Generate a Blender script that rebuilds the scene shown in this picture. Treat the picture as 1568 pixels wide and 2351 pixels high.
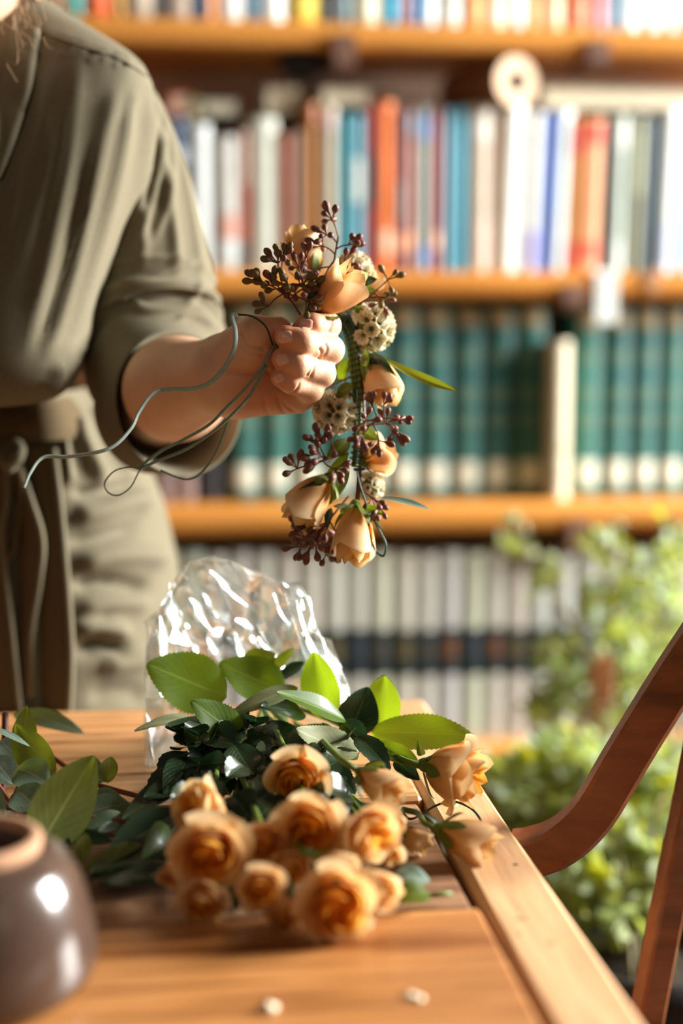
import bpy, math, random
import numpy as np
from mathutils import Vector, Matrix, Quaternion
from mathutils.bvhtree import BVHTree

for o in list(bpy.data.objects):
    bpy.data.objects.remove(o, do_unlink=True)
scene = bpy.context.scene
COL = scene.collection
rnd = random.Random(7)
nrng = np.random.default_rng(11)

# ------------------------------------------------------------------ camera
FPX = 2351 * 50 / 36
YAW, PITCH = math.radians(6.79), math.radians(7.25)
CAM = np.array([0, 0, 1.085])
CF = np.array([math.sin(YAW) * math.cos(PITCH), math.cos(YAW) * math.cos(PITCH), -math.sin(PITCH)])
CR = np.array([math.cos(YAW), -math.sin(YAW), 0.0])
CU = np.cross(CR, CF)
cam_data = bpy.data.cameras.new('camera')
cam = bpy.data.objects.new('camera', cam_data)
COL.objects.link(cam)
cam.location = CAM
cam.rotation_euler = (math.pi / 2 - PITCH, 0, -YAW)
cam_data.sensor_fit = 'VERTICAL'
cam_data.sensor_height = 36
cam_data.lens = 50
cam_data.clip_start = 0.02
cam_data.dof.use_dof = True
cam_data.dof.focus_distance = 0.998
cam_data.dof.aperture_fstop = 1.85
scene.camera = cam

def at(px, py, d):
    """world point seen at a pixel of the photo, d metres in front of the lens"""
    return CAM + d * (CF + CR * (px - 784) / FPX + CU * (1175.5 - py) / FPX)
def onz(px, py, z=0.75):
    r = CF + CR * (px - 784) / FPX + CU * (1175.5 - py) / FPX
    return CAM + r * ((z - CAM[2]) / r[2])
def ony(px, py, Y):
    r = CF + CR * (px - 784) / FPX + CU * (1175.5 - py) / FPX
    return CAM + r * (Y / r[1])
def proj(P):
    v = np.asarray(P) - CAM
    d = v @ CF
    return np.stack([784 + FPX * (v @ CR) / d, 1175.5 - FPX * (v @ CU) / d, d], -1)

# ------------------------------------------------------------------ light
def lin(c):
    c = np.array(c, float) / 255
    return tuple(np.where(c <= 0.04045, c / 12.92, ((c + 0.055) / 1.055) ** 2.4)) + (1.0,)

world = bpy.data.worlds.new('daylight')
scene.world = world
world.use_nodes = True
world.node_tree.nodes['Background'].inputs[0].default_value = (1.0, 0.78, 0.58, 1)
world.node_tree.nodes['Background'].inputs[1].default_value = 0.085

def area(name, loc, target, sx, sy, power, color):
    L = bpy.data.lights.new(name, 'AREA')
    L.shape = 'RECTANGLE'
    L.size, L.size_y, L.energy, L.color = sx, sy, power, color
    o = bpy.data.objects.new(name, L)
    COL.objects.link(o)
    o.location = loc
    o.rotation_euler = (Vector(target) - Vector(loc)).to_track_quat('-Z', 'Y').to_euler()
    return o
area('assumed_window_daylight', (3.35, 1.60, 1.98), (0.2, 1.35, 1.0), 1.3, 1.5, 640, (1.0, 0.995, 0.97))  # assumed key source outside the unseen window in the right wall
area('assumed_rear_light', (-1.6, -1.1, 1.75), (0.1, 1.3, 0.95), 0.7, 1.4, 2.5, (1.0, 0.95, 0.86))  # assumed source behind left for the pot's strip highlight, no window is modelled there
area('rear_room_fill', (1.5, -1.5, 2.1), (0.5, 2.2, 1.0), 1.4, 1.3, 3.4, (1.0, 0.92, 0.80))  # added front fill behind the camera, no window stands there
scene.view_settings.view_transform = 'Standard'
scene.view_settings.look = 'None'
scene.view_settings.exposure = 0.0
scene.view_settings.gamma = 1.0
scene.view_settings.use_curve_mapping = False

# ------------------------------------------------------------------ materials
MATS = {}
def mat(name, col, rough=0.6, var=0.0, scale=30.0, bump=0.0, bscale=None, spec=0.4, transl=0.0,
        sss=0.0, col2=None, stretch=(1, 1, 1), metal=0.0, coat=0.0, sheen=0.0, tcol=None):
    if name in MATS:
        return MATS[name]
    m = bpy.data.materials.new(name)
    m.use_nodes = True
    nt = m.node_tree
    b = nt.nodes['Principled BSDF']
    out = nt.nodes['Material Output']
    c = lin(col)
    b.inputs['Base Color'].default_value = c
    b.inputs['Roughness'].default_value = rough
    b.inputs['Specular IOR Level'].default_value = spec
    b.inputs['Metallic'].default_value = metal
    b.inputs['Coat Weight'].default_value = coat
    b.inputs['Sheen Weight'].default_value = sheen
    if sss:
        b.inputs['Subsurface Weight'].default_value = sss
        b.inputs['Subsurface Radius'].default_value = (0.9, 0.35, 0.18)
        b.inputs['Subsurface Scale'].default_value = 0.006
    if var or bump or col2:
        tc = nt.nodes.new('ShaderNodeTexCoord')
        mp = nt.nodes.new('ShaderNodeMapping')
        mp.inputs['Scale'].default_value = stretch
        nt.links.new(tc.outputs['Object'], mp.inputs['Vector'])
        nz = nt.nodes.new('ShaderNodeTexNoise')
        nz.inputs['Scale'].default_value = scale
        nz.inputs['Detail'].default_value = 5
        nt.links.new(mp.outputs[0], nz.inputs['Vector'])
        if var or col2:
            r = nt.nodes.new('ShaderNodeValToRGB')
            r.color_ramp.elements[0].position = 0.3
            r.color_ramp.elements[1].position = 0.7
            if col2:
                r.color_ramp.elements[0].color = lin(col2)
                r.color_ramp.elements[1].color = c
            else:
                r.color_ramp.elements[0].color = tuple(x * (1 - var) for x in c[:3]) + (1,)
                r.color_ramp.elements[1].color = tuple(min(1, x * (1 + var)) for x in c[:3]) + (1,)
            nt.links.new(nz.outputs['Fac'], r.inputs['Fac'])
            nt.links.new(r.outputs['Color'], b.inputs['Base Color'])
        if bump:
            nb = nt.nodes.new('ShaderNodeTexNoise')
            nb.inputs['Scale'].default_value = bscale or scale
            nb.inputs['Detail'].default_value = 3
            nt.links.new(mp.outputs[0], nb.inputs['Vector'])
            bp = nt.nodes.new('ShaderNodeBump')
            bp.inputs['Strength'].default_value = bump
            bp.inputs['Distance'].default_value = 0.001
            nt.links.new(nb.outputs['Fac'], bp.inputs['Height'])
            nt.links.new(bp.outputs[0], b.inputs['Normal'])
    if transl:
        t = nt.nodes.new('ShaderNodeBsdfTranslucent')
        t.inputs[0].default_value = lin(tcol or col)
        mx = nt.nodes.new('ShaderNodeMixShader')
        mx.inputs[0].default_value = transl
        nt.links.new(b.outputs[0], mx.inputs[1])
        nt.links.new(t.outputs[0], mx.inputs[2])
        nt.links.new(mx.outputs[0], out.inputs[0])
    MATS[name] = m
    return m

def petal_mat(name, base, edge, transl=0.3):
    """colour runs from the petal's foot to its paler rim (UV y)"""
    m = bpy.data.materials.new(name)
    m.use_nodes = True
    nt = m.node_tree
    b = nt.nodes['Principled BSDF']
    out = nt.nodes['Material Output']
    uv = nt.nodes.new('ShaderNodeUVMap')
    sp = nt.nodes.new('ShaderNodeSeparateXYZ')
    nt.links.new(uv.outputs[0], sp.inputs[0])
    r = nt.nodes.new('ShaderNodeValToRGB')
    e = r.color_ramp.elements
    e[0].position, e[0].color = 0.25, lin(base)
    e[1].position, e[1].color = 0.93, lin(edge)
    x = e.new(0.985)
    x.color = lin([v * 0.90 for v in edge])
    nt.links.new(sp.outputs['Y'], r.inputs[0])
    nz = nt.nodes.new('ShaderNodeTexNoise')
    nz.inputs['Scale'].default_value = 9
    mp = nt.nodes.new('ShaderNodeMapping')
    mp.inputs['Scale'].default_value = (6, 0.6, 1)
    nt.links.new(uv.outputs[0], mp.inputs[0])
    nt.links.new(mp.outputs[0], nz.inputs['Vector'])
    mixc = nt.nodes.new('ShaderNodeMixRGB')
    mixc.blend_type = 'MULTIPLY'
    mixc.inputs[0].default_value = 0.12
    nt.links.new(r.outputs[0], mixc.inputs[1])
    nt.links.new(nz.outputs['Fac'], mixc.inputs[2])
    nt.links.new(mixc.outputs[0], b.inputs['Base Color'])
    b.inputs['Roughness'].default_value = 0.55
    b.inputs['Specular IOR Level'].default_value = 0.25
    t = nt.nodes.new('ShaderNodeBsdfTranslucent')
    nt.links.new(mixc.outputs[0], t.inputs[0])
    mx = nt.nodes.new('ShaderNodeMixShader')
    mx.inputs[0].default_value = transl
    nt.links.new(b.outputs[0], mx.inputs[1])
    nt.links.new(t.outputs[0], mx.inputs[2])
    nt.links.new(mx.outputs[0], out.inputs[0])
    return m

def leaf_mat(name, col, vein, rough=0.42, transl=0.4, tcol=None, patch=None, coat=0.0):
    m = bpy.data.materials.new(name)
    m.use_nodes = True
    nt = m.node_tree
    b = nt.nodes['Principled BSDF']
    out = nt.nodes['Material Output']
    uv = nt.nodes.new('ShaderNodeUVMap')
    sp = nt.nodes.new('ShaderNodeSeparateXYZ')
    nt.links.new(uv.outputs[0], sp.inputs[0])
    def mth(op, a, bb=None):
        n = nt.nodes.new('ShaderNodeMath')
        n.operation = op
        for k, v in ((0, a), (1, bb)):
            if v is None:
                continue
            if isinstance(v, (int, float)):
                n.inputs[k].default_value = v
            else:
                nt.links.new(v, n.inputs[k])
        return n.outputs[0]
    ax = mth('ABSOLUTE', mth('SUBTRACT', sp.outputs['X'], 0.5))
    mid = mth('LESS_THAN', ax, 0.018)
    side = mth('SUBTRACT', mth('MULTIPLY', sp.outputs['Y'], 9.0), mth('MULTIPLY', ax, 7.0))
    fr = mth('FRACT', side)
    sv = mth('LESS_THAN', fr, 0.07)
    vv = mth('MAXIMUM', mid, mth('MULTIPLY', sv, 0.45))
    nz = nt.nodes.new('ShaderNodeTexNoise')
    nz.inputs['Scale'].default_value = 3.5
    nz.inputs['Detail'].default_value = 4
    nt.links.new(uv.outputs[0], nz.inputs['Vector'])
    r = nt.nodes.new('ShaderNodeValToRGB')
    r.color_ramp.elements[0].position, r.color_ramp.elements[1].position = 0.3, 0.7
    r.color_ramp.elements[0].color = lin(patch or [v * 0.8 for v in col])
    r.color_ramp.elements[1].color = lin(col)
    nt.links.new(nz.outputs['Fac'], r.inputs[0])
    mx = nt.nodes.new('ShaderNodeMixRGB')
    nt.links.new(vv, mx.inputs[0])
    nt.links.new(r.outputs[0], mx.inputs[1])
    mx.inputs[2].default_value = lin(vein)
    nt.links.new(mx.outputs[0], b.inputs['Base Color'])
    b.inputs['Roughness'].default_value = rough
    b.inputs['Coat Weight'].default_value = coat
    bp = nt.nodes.new('ShaderNodeBump')
    bp.inputs['Strength'].default_value = 0.35
    bp.inputs['Distance'].default_value = 0.0006
    bp.invert = True
    nt.links.new(vv, bp.inputs['Height'])
    nt.links.new(bp.outputs[0], b.inputs['Normal'])
    t = nt.nodes.new('ShaderNodeBsdfTranslucent')
    if tcol:
        t.inputs[0].default_value = lin(tcol)
    else:
        nt.links.new(mx.outputs[0], t.inputs[0])
    ms = nt.nodes.new('ShaderNodeMixShader')
    ms.inputs[0].default_value = transl
    nt.links.new(b.outputs[0], ms.inputs[1])
    nt.links.new(t.outputs[0], ms.inputs[2])
    nt.links.new(ms.outputs[0], out.inputs[0])
    return m

def wood_mat(name, c1, c2, axis, rough=0.45, scale=7.0, knots=True, spec=0.4):
    m = bpy.data.materials.new(name)
    m.use_nodes = True
    nt = m.node_tree
    b = nt.nodes['Principled BSDF']
    tc = nt.nodes.new('ShaderNodeTexCoord')
    mp = nt.nodes.new('ShaderNodeMapping')
    s = [22.0, 22.0, 22.0]
    s[axis] = 1.5
    mp.inputs['Scale'].default_value = s
    oi = nt.nodes.new('ShaderNodeObjectInfo')
    ad = nt.nodes.new('ShaderNodeVectorMath')
    ad.operation = 'ADD'
    nt.links.new(tc.outputs['Object'], ad.inputs[0])
    nt.links.new(oi.outputs['Random'], ad.inputs[1])
    nt.links.new(ad.outputs[0], mp.inputs[0])
    n1 = nt.nodes.new('ShaderNodeTexNoise')
    n1.inputs['Scale'].default_value = scale / 7
    n1.inputs['Detail'].default_value = 8
    n1.inputs['Roughness'].default_value = 0.65
    n1.inputs['Distortion'].default_value = 0.5
    nt.links.new(mp.outputs[0], n1.inputs['Vector'])
    n2 = nt.nodes.new('ShaderNodeTexNoise')
    n2.inputs['Scale'].default_value = scale
    n2.inputs['Detail'].default_value = 4
    nt.links.new(mp.outputs[0], n2.inputs['Vector'])
    r = nt.nodes.new('ShaderNodeValToRGB')
    r.color_ramp.elements[0].position, r.color_ramp.elements[1].position = 0.33, 0.66
    r.color_ramp.elements[0].color = lin(c1)
    r.color_ramp.elements[1].color = lin(c2)
    nt.links.new(n1.outputs['Fac'], r.inputs[0])
    r2 = nt.nodes.new('ShaderNodeValToRGB')
    r2.color_ramp.elements[0].position, r2.color_ramp.elements[1].position = 0.36, 0.5
    r2.color_ramp.elements[0].color = (0.5, 0.42, 0.36, 1)
    r2.color_ramp.elements[1].color = (1, 1, 1, 1)
    nt.links.new(n2.outputs['Fac'], r2.inputs[0])
    mx = nt.nodes.new('ShaderNodeMixRGB')
    mx.blend_type = 'MULTIPLY'
    mx.inputs[0].default_value = 0.8 if knots else 0.3
    nt.links.new(r.outputs[0], mx.inputs[1])
    nt.links.new(r2.outputs[0], mx.inputs[2])
    nt.links.new(mx.outputs[0], b.inputs['Base Color'])
    b.inputs['Roughness'].default_value = rough
    b.inputs['Specular IOR Level'].default_value = spec
    bp = nt.nodes.new('ShaderNodeBump')
    bp.inputs['Strength'].default_value = 0.4
    bp.inputs['Distance'].default_value = 0.0012
    nt.links.new(n2.outputs['Fac'], bp.inputs['Height'])
    nt.links.new(bp.outputs[0], b.inputs['Normal'])
    return m

# ------------------------------------------------------------------ mesh helpers
def mesh_data(name, V, Fc, m=None, smooth=False, uv=None):
    me = bpy.data.meshes.new(name)
    me.from_pydata([tuple(map(float, v)) for v in V], [], [tuple(map(int, f)) for f in Fc])
    if m:
        me.materials.append(m)
    if smooth:
        me.polygons.foreach_set('use_smooth', np.ones(len(me.polygons), bool))
    if uv is not None:
        l = me.uv_layers.new(name='UVMap')
        vi = np.empty(len(me.loops), int)
        me.loops.foreach_get('vertex_index', vi)
        l.data.foreach_set('uv', np.asarray(uv, float)[vi].ravel())
    me.update()
    return me

def add(name, me, parent=None, loc=None):
    o = bpy.data.objects.new(name, me)
    COL.objects.link(o)
    if parent is not None:
        o.parent = parent
    if loc is not None:
        o.location = loc
    return o

def wpos(o):
    p = np.zeros(3)
    while o is not None:
        p = p + np.array(o.location)
        o = o.parent
    return p

def put(name, V, Fc, m, parent=None, smooth=False, uv=None):
    """mesh from WORLD coordinates, kept relative to its parent's origin"""
    V = np.asarray(V, float)
    if parent is not None:
        return add(name, mesh_data(name, V - wpos(parent), Fc, m, smooth, uv), parent)
    c = V.mean(0)
    c[2] = V[:, 2].min()
    return add(name, mesh_data(name, V - c, Fc, m, smooth, uv), None, c)

def thing(name, loc, label, cat, group=None):
    o = bpy.data.objects.new(name, None)
    COL.objects.link(o)
    o.location = loc
    o.empty_display_size = 0.02
    return tag(o, label, cat, group)

def tag(o, label, cat, group=None):
    o['label'] = label
    o['category'] = cat
    if group:
        o['group'] = group
    return o

def struct(o):
    o['kind'] = 'structure'
    return o

def merge(parts):
    V, Fc, n = [], [], 0
    for v, f in parts:
        V.append(np.asarray(v, float))
        Fc += [tuple(i + n for i in q) for q in f]
        n += len(v)
    return np.concatenate(V), Fc

def box(lo, hi, bev=0.0):
    """box with chamfered edges"""
    lo, hi = np.array(lo, float), np.array(hi, float)
    if bev <= 0:
        V = [(x, y, z) for x in (lo[0], hi[0]) for y in (lo[1], hi[1]) for z in (lo[2], hi[2])]
        return np.array(V), [(0, 1, 3, 2), (4, 6, 7, 5), (0, 4, 5, 1), (2, 3, 7, 6), (0, 2, 6, 4), (1, 5, 7, 3)]
    V, idx = [], {}
    for i in (0, 1):
        for j in (0, 1):
            for k in (0, 1):
                for a in range(3):
                    p = np.array([(lo, hi)[i][0], (lo, hi)[j][1], (lo, hi)[k][2]])
                    s = np.array([1 - 2 * i, 1 - 2 * j, 1 - 2 * k]) * bev
                    s[a] = 0
                    idx[(i, j, k, a)] = len(V)
                    V.append(p + s)
    Fc = []
    for a in range(3):
        b_, c_ = (a + 1) % 3, (a + 2) % 3
        for s in (0, 1):
            q = []
            for (u, v) in ((0, 0), (1, 0), (1, 1), (0, 1)):
                t = [0, 0, 0]
                t[a], t[b_], t[c_] = s, u, v
                q.append(idx[tuple(t) + (a,)])
            Fc.append(tuple(q if s else q[::-1]))
        for (u, v) in ((0, 0), (0, 1), (1, 0), (1, 1)):
            t0, t1 = [0, 0, 0], [0, 0, 0]
            t0[b_], t0[c_], t1[b_], t1[c_] = u, v, u, v
            t1[a] = 1
            q = [idx[tuple(t0) + (b_,)], idx[tuple(t1) + (b_,)], idx[tuple(t1) + (c_,)], idx[tuple(t0) + (c_,)]]
            Fc.append(tuple(q if (u == v) else q[::-1]))
    for i in (0, 1):
        for j in (0, 1):
            for k in (0, 1):
                q = [idx[(i, j, k, a)] for a in range(3)]
                Fc.append(tuple(q if (i + j + k) % 2 else q[::-1]))
    return np.array(V), Fc

def smooth_path(P, n):
    """Catmull-Rom through the points"""
    P = np.asarray(P, float)
    if len(P) == 2:
        return P[0] + (P[1] - P[0]) * np.linspace(0, 1, n)[:, None]
    Q = np.vstack([2 * P[0] - P[1], P, 2 * P[-1] - P[-2]])
    t = np.linspace(0, len(P) - 1, n)
    i = np.minimum(t.astype(int), len(P) - 2)
    u = (t - i)[:, None]
    a, b, c, d = Q[i], Q[i + 1], Q[i + 2], Q[i + 3]
    return 0.5 * (2 * b + (c - a) * u + (2 * a - 5 * b + 4 * c - d) * u ** 2 + (3 * b - a - 3 * c + d) * u ** 3)

def nrm(v):
    return v / (np.linalg.norm(v, axis=-1, keepdims=True) + 1e-12)

def frames(P, up0=(0.13, 0.31, 0.94)):
    T = nrm(np.gradient(P, axis=0))
    N = np.zeros_like(T)
    n = np.array(up0, float)
    for i in range(len(P)):
        n = n - T[i] * (n @ T[i])
        if np.linalg.norm(n) < 1e-6:
            n = np.cross(T[i], (1, 0, 0.3))
        n = n / np.linalg.norm(n)
        N[i] = n
    return T, N, np.cross(T, N)

def tube(P, r, seg=8, cap=True, up0=(0.13, 0.31, 0.94), flat=None):
    P = np.asarray(P, float)
    r = np.broadcast_to(np.asarray(r, float), (len(P),))
    T, N, B = frames(P, up0)
    a = np.linspace(0, 2 * np.pi, seg, endpoint=False)
    f1, f2 = flat or (1, 1)
    V = (P[:, None] + r[:, None, None] * (f1 * np.cos(a)[None, :, None] * N[:, None] + f2 * np.sin(a)[None, :, None] * B[:, None])).reshape(-1, 3)
    Fc = []
    for i in range(len(P) - 1):
        for j in range(seg):
            k = (j + 1) % seg
            Fc.append((i * seg + j, i * seg + k, (i + 1) * seg + k, (i + 1) * seg + j))
    if cap:
        Fc.append(tuple(range(seg))[::-1])
        Fc.append(tuple((len(P) - 1) * seg + j for j in range(seg)))
    return V, Fc

def grid_faces(nu, nv, wrap=False):
    """vertex (i, j) at i * nv + j"""
    Fc = []
    for i in range(nu - 1):
        for j in range(nv if wrap else nv - 1):
            k = (j + 1) % nv
            Fc.append((i * nv + j, i * nv + k, (i + 1) * nv + k, (i + 1) * nv + j))
    return Fc

def lathe(profile, seg=32, center=(0, 0, 0)):
    pr = np.asarray(profile, float)
    a = np.linspace(0, 2 * np.pi, seg, endpoint=False)
    V = np.stack([pr[:, 0][:, None] * np.cos(a), pr[:, 0][:, None] * np.sin(a), np.repeat(pr[:, 1][:, None], seg, 1)], -1).reshape(-1, 3)
    return V + np.array(center), grid_faces(len(pr), seg, True)

def look_rot(axis, roll=0.0):
    q = Vector((0, 0, 1)).rotation_difference(Vector(axis).normalized())
    return (q @ Quaternion((0, 0, 1), roll))

def surface_nets(Fv, org, h):
    """closed surface where the field Fv changes sign"""
    ins = Fv < 0
    nx, ny, nz = Fv.shape
    cnt = np.zeros((nx - 1, ny - 1, nz - 1), np.int8)
    for i in (0, 1):
        for j in (0, 1):
            for k in (0, 1):
                cnt += ins[i:nx - 1 + i, j:ny - 1 + j, k:nz - 1 + k]
    act = (cnt > 0) & (cnt < 8)
    cells = np.argwhere(act)
    idm = -np.ones(act.shape, np.int64)
    idm[act] = np.arange(len(cells))
    acc = np.zeros((len(cells), 3))
    num = np.zeros(len(cells))
    corners = [(i, j, k) for i in (0, 1) for j in (0, 1) for k in (0, 1)]
    for a in corners:
        for ax in range(3):
            if a[ax]:
                continue
            b = list(a)
            b[ax] = 1
            fa = Fv[cells[:, 0] + a[0], cells[:, 1] + a[1], cells[:, 2] + a[2]]
            fb = Fv[cells[:, 0] + b[0], cells[:, 1] + b[1], cells[:, 2] + b[2]]
            x = (fa < 0) != (fb < 0)
            t = np.where(x, fa / np.where(fa - fb == 0, 1, fa - fb), 0)
            p = np.tile(np.array(a, float), (len(cells), 1))
            p[:, ax] += t
            acc += p * x[:, None]
            num += x
    V = np.array(org) + h * (cells + acc / num[:, None])
    faces = []
    for ax in range(3):
        b_, c_ = (ax + 1) % 3, (ax + 2) % 3
        sl0, sl1 = [slice(None)] * 3, [slice(None)] * 3
        sl0[ax], sl1[ax] = slice(0, -1), slice(1, None)
        ch = ins[tuple(sl0)] != ins[tuple(sl1)]
        e = np.argwhere(ch)
        ok = (e[:, b_] > 0) & (e[:, c_] > 0) & (e[:, b_] < Fv.shape[b_] - 1) & (e[:, c_] < Fv.shape[c_] - 1)
        e = e[ok]
        q = []
        for (u, v) in ((-1, -1), (0, -1), (0, 0), (-1, 0)):
            s = e.copy()
            s[:, b_] += u
            s[:, c_] += v
            q.append(idm[s[:, 0], s[:, 1], s[:, 2]])
        q = np.stack(q, 1)
        flip = ~ins[e[:, 0], e[:, 1], e[:, 2]]
        q[flip] = q[flip][:, ::-1]
        faces.append(q)
    return V, np.concatenate(faces)

def laplacian(V, Fq, it, lam=0.5):
    e = np.concatenate([Fq[:, [0, 1]], Fq[:, [1, 2]], Fq[:, [2, 3]], Fq[:, [3, 0]]])
    e = np.concatenate([e, e[:, ::-1]])
    n = np.bincount(e[:, 0], minlength=len(V)).astype(float)
    for _ in range(it):
        s = np.stack([np.bincount(e[:, 0], V[e[:, 1], k], len(V)) for k in range(3)], 1)
        V = V + lam * (s / np.maximum(n, 1)[:, None] - V)
    return V

def vnormals(V, Fc):
    N = np.zeros_like(V)
    Fq = np.asarray([f[:4] if len(f) >= 4 else (f[0], f[1], f[2], f[2]) for f in Fc])
    n = np.cross(V[Fq[:, 2]] - V[Fq[:, 0]], V[Fq[:, 3]] - V[Fq[:, 1]])
    for k in range(4):
        for c in range(3):
            N[:, c] += np.bincount(Fq[:, k], n[:, c], len(V))
    return nrm(N)

def seg_dist(P, poly):
    """distance of 2-D or 3-D points to a polyline"""
    D = np.full(len(P), 1e9)
    for a, b in zip(poly[:-1], poly[1:]):
        ab = b - a
        t = np.clip(((P - a) @ ab) / (ab @ ab + 1e-12), 0, 1)
        D = np.minimum(D, np.linalg.norm(P - (a + t[:, None] * ab), axis=1))
    return D

def fold(V, Fc, folds):
    """raise cloth folds: (pixel polyline, width px, height m) laid over the surface that faces the room"""
    N = vnormals(V, Fc)
    q = proj(V)
    front = (N @ -CF) > -0.25
    out = V.copy()
    for poly, w, amp in folds:
        pl = smooth_path(np.array(poly, float), 24)
        d = seg_dist(q[:, :2], pl)
        # fade at both ends
        L = np.linalg.norm(q[:, None, :2] - pl[None, :, :], axis=2).argmin(1) / 23.0
        fade = np.clip(np.minimum(L, 1 - L) * 6, 0.15, 1)
        out += N * (1.1 * amp * np.exp(-(d / w) ** 2) * fade * front)[:, None]
    return out

# ================================================================== THE ROOM
m_floor = mat('floor_boards', (92, 66, 44), 0.6, 0.3, 4, stretch=(1, 6, 1))
m_wall = mat('wall_paint', (128, 104, 86), 0.85, 0.08, 3)
m_wall2 = mat('side_wall_paint', (176, 158, 136), 0.85, 0.06, 3)
m_case = wood_mat('window_wood', (150, 120, 90), (190, 160, 125), 2)

struct(put('floor', *box((-2.6, -2.6, -0.05), (2.3, 2.62, 0.0)), m_floor))
struct(put('wall_back', *box((-2.6, 2.52, 0.0), (2.3, 2.62, 2.9)), m_wall))
wy0, wy1, wz0, wz1 = 0.60, 2.46, 0.85, 2.75
V, Fc = merge([box((2.2, -2.6, 0), (2.3, wy0, 2.9)), box((2.2, wy1, 0), (2.3, 2.52, 2.9)),
               box((2.2, wy0, 0), (2.3, wy1, wz0)), box((2.2, wy0, wz1), (2.3, wy1, 2.9))])
struct(put('wall_right', V, Fc, m_wall2))
win = bpy.data.objects.new('assumed_window_1', None)  # assumed window, out of view, placed where the side light comes from
COL.objects.link(win)
win.location = (2.25, (wy0 + wy1) / 2, wz0)
struct(win)
for lo, hi in (((2.19, wy0, wz0), (2.29, wy0 + .05, wz1)), ((2.19, wy1 - .05, wz0), (2.29, wy1, wz1)),
               ((2.19, wy0 + .05, wz1 - .05), (2.29, wy1 - .05, wz1)), ((2.16, wy0 + .05, wz0), (2.29, wy1 - .05, wz0 + .04))):
    put('window_frame', *box(lo, hi, .004), m_case, win)

# ------------------------------------------------------------------ bookcase
SY = 2.2                                   # front edge of the shelves
wood_shelf = wood_mat('shelf_pine', (196, 122, 44), (226, 156, 74), 0, 0.42, 5, knots=False)
wood_dark = wood_mat('bracket_wood', (96, 66, 52), (140, 104, 84), 2, 0.6, 5, knots=False)
case = thing('bookcase', (0.6, SY + .15, 0), 'orange pine bookcase of long open shelves filled with books', 'bookcase')
m_iron = mat('black_iron', (26, 22, 22), 0.5)
SH = [(1.508, 1.548), (1.137, 1.177), (0.768, 0.815), (0.372, 0.417)]   # underside, top of each shelf
X0, X1 = -1.15, 1.62
def rounded_board(x0, x1, y0, y1, z0, z1, r):
    a = np.linspace(-np.pi / 2, np.pi / 2, 9)
    zc, hh = (z0 + z1) / 2, (z1 - z0) / 2
    prof = [(y1, z0)] + [(y0 + r - r * math.cos(t), zc + hh * math.sin(t)) for t in a] + [(y1, z1)]
    n = len(prof)
    V = [(x0, y, z) for y, z in prof] + [(x1, y, z) for y, z in prof]
    Fc = [(i, (i + 1) % n, n + (i + 1) % n, n + i) for i in range(n)] + [tuple(range(n))[::-1], tuple(range(n, 2 * n))]
    return np.array(V), Fc
for z0, z1 in SH:
    put('shelf', *rounded_board(X0, X1, SY, SY + 0.225, z0, z1, 0.012), wood_shelf, case)
for x in (X0 - .03, X1):
    put('side_panel', *box((x, SY + .01, 0), (x + .03, SY + .30, 2.0), .003), wood_dark, case)
put('back_panel', *box((X0, SY + .226, 0.05), (X1, SY + .236, 2.0)), mat('back_panel_wood', (216, 184, 158), .8, .1, 4), case)
# wooden brackets hanging under the shelves
for (px, py0, py1, si) in ((792, 95, 165, 0), (1374, 115, 160, 0), (1318, 660, 715, 1), (1330, 1215, 1275, 2)):
    x = ony(px, py0, SY)[0]
    zt = SH[si][0]
    zb = ony(px, py1, SY)[2]
    w = 0.017
    V = [(x + s * w, y, z) for s in (-1, 1) for (y, z) in ((SY - .006, zt + .02), (SY - .006, zb + .012), (SY + .004, zb), (SY + .05, zb + .012), (SY + .16, zt))]
    Fc = [(0, 1, 2, 3, 4), (9, 8, 7, 6, 5)] + [(i, 5 + i, 5 + (i + 1) % 5, (i + 1) % 5) for i in range(5)]
    put('bracket', V, Fc, wood_dark, case)

# a black dome under the top shelf and the cardboard tube on the books
cx = ony(694, 130, SY + .06)[0]
pr = [(0.001, -.036)] + [(0.036 * math.cos(t), 0.036 * math.sin(t)) for t in np.linspace(-1.45, 0, 9)] + [(0.038, 0.0), (0.038, 0.006), (0.001, 0.006)]
dome = thing('black_dome', (cx, SY + .06, SH[0][0] - .006), 'black round dome lamp fixed beneath the top shelf', 'fixture')
V, Fc = lathe(pr, 28, (cx, SY + .06, SH[0][0] - .006))
put('dome_shell', V, Fc, m_iron, dome, True)
V, Fc = lathe([(0.001, 0), (.041, 0), (.041, .005), (.001, .005)], 28, (cx, SY + .06, SH[0][0] - .005))
put('rim', V, Fc, mat('dome_rim', (48, 40, 38), .5), dome)

# ------------------------------------------------------------------ books
m_page = mat('book_pages', (226, 214, 186), .85, .06, 60, stretch=(1, 1, 8))
def cmat(c, rough=.5):
    return mat('cloth_%d_%d_%d_%d' % (*c, int(rough * 100)), c, rough, .07, 25)

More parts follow.
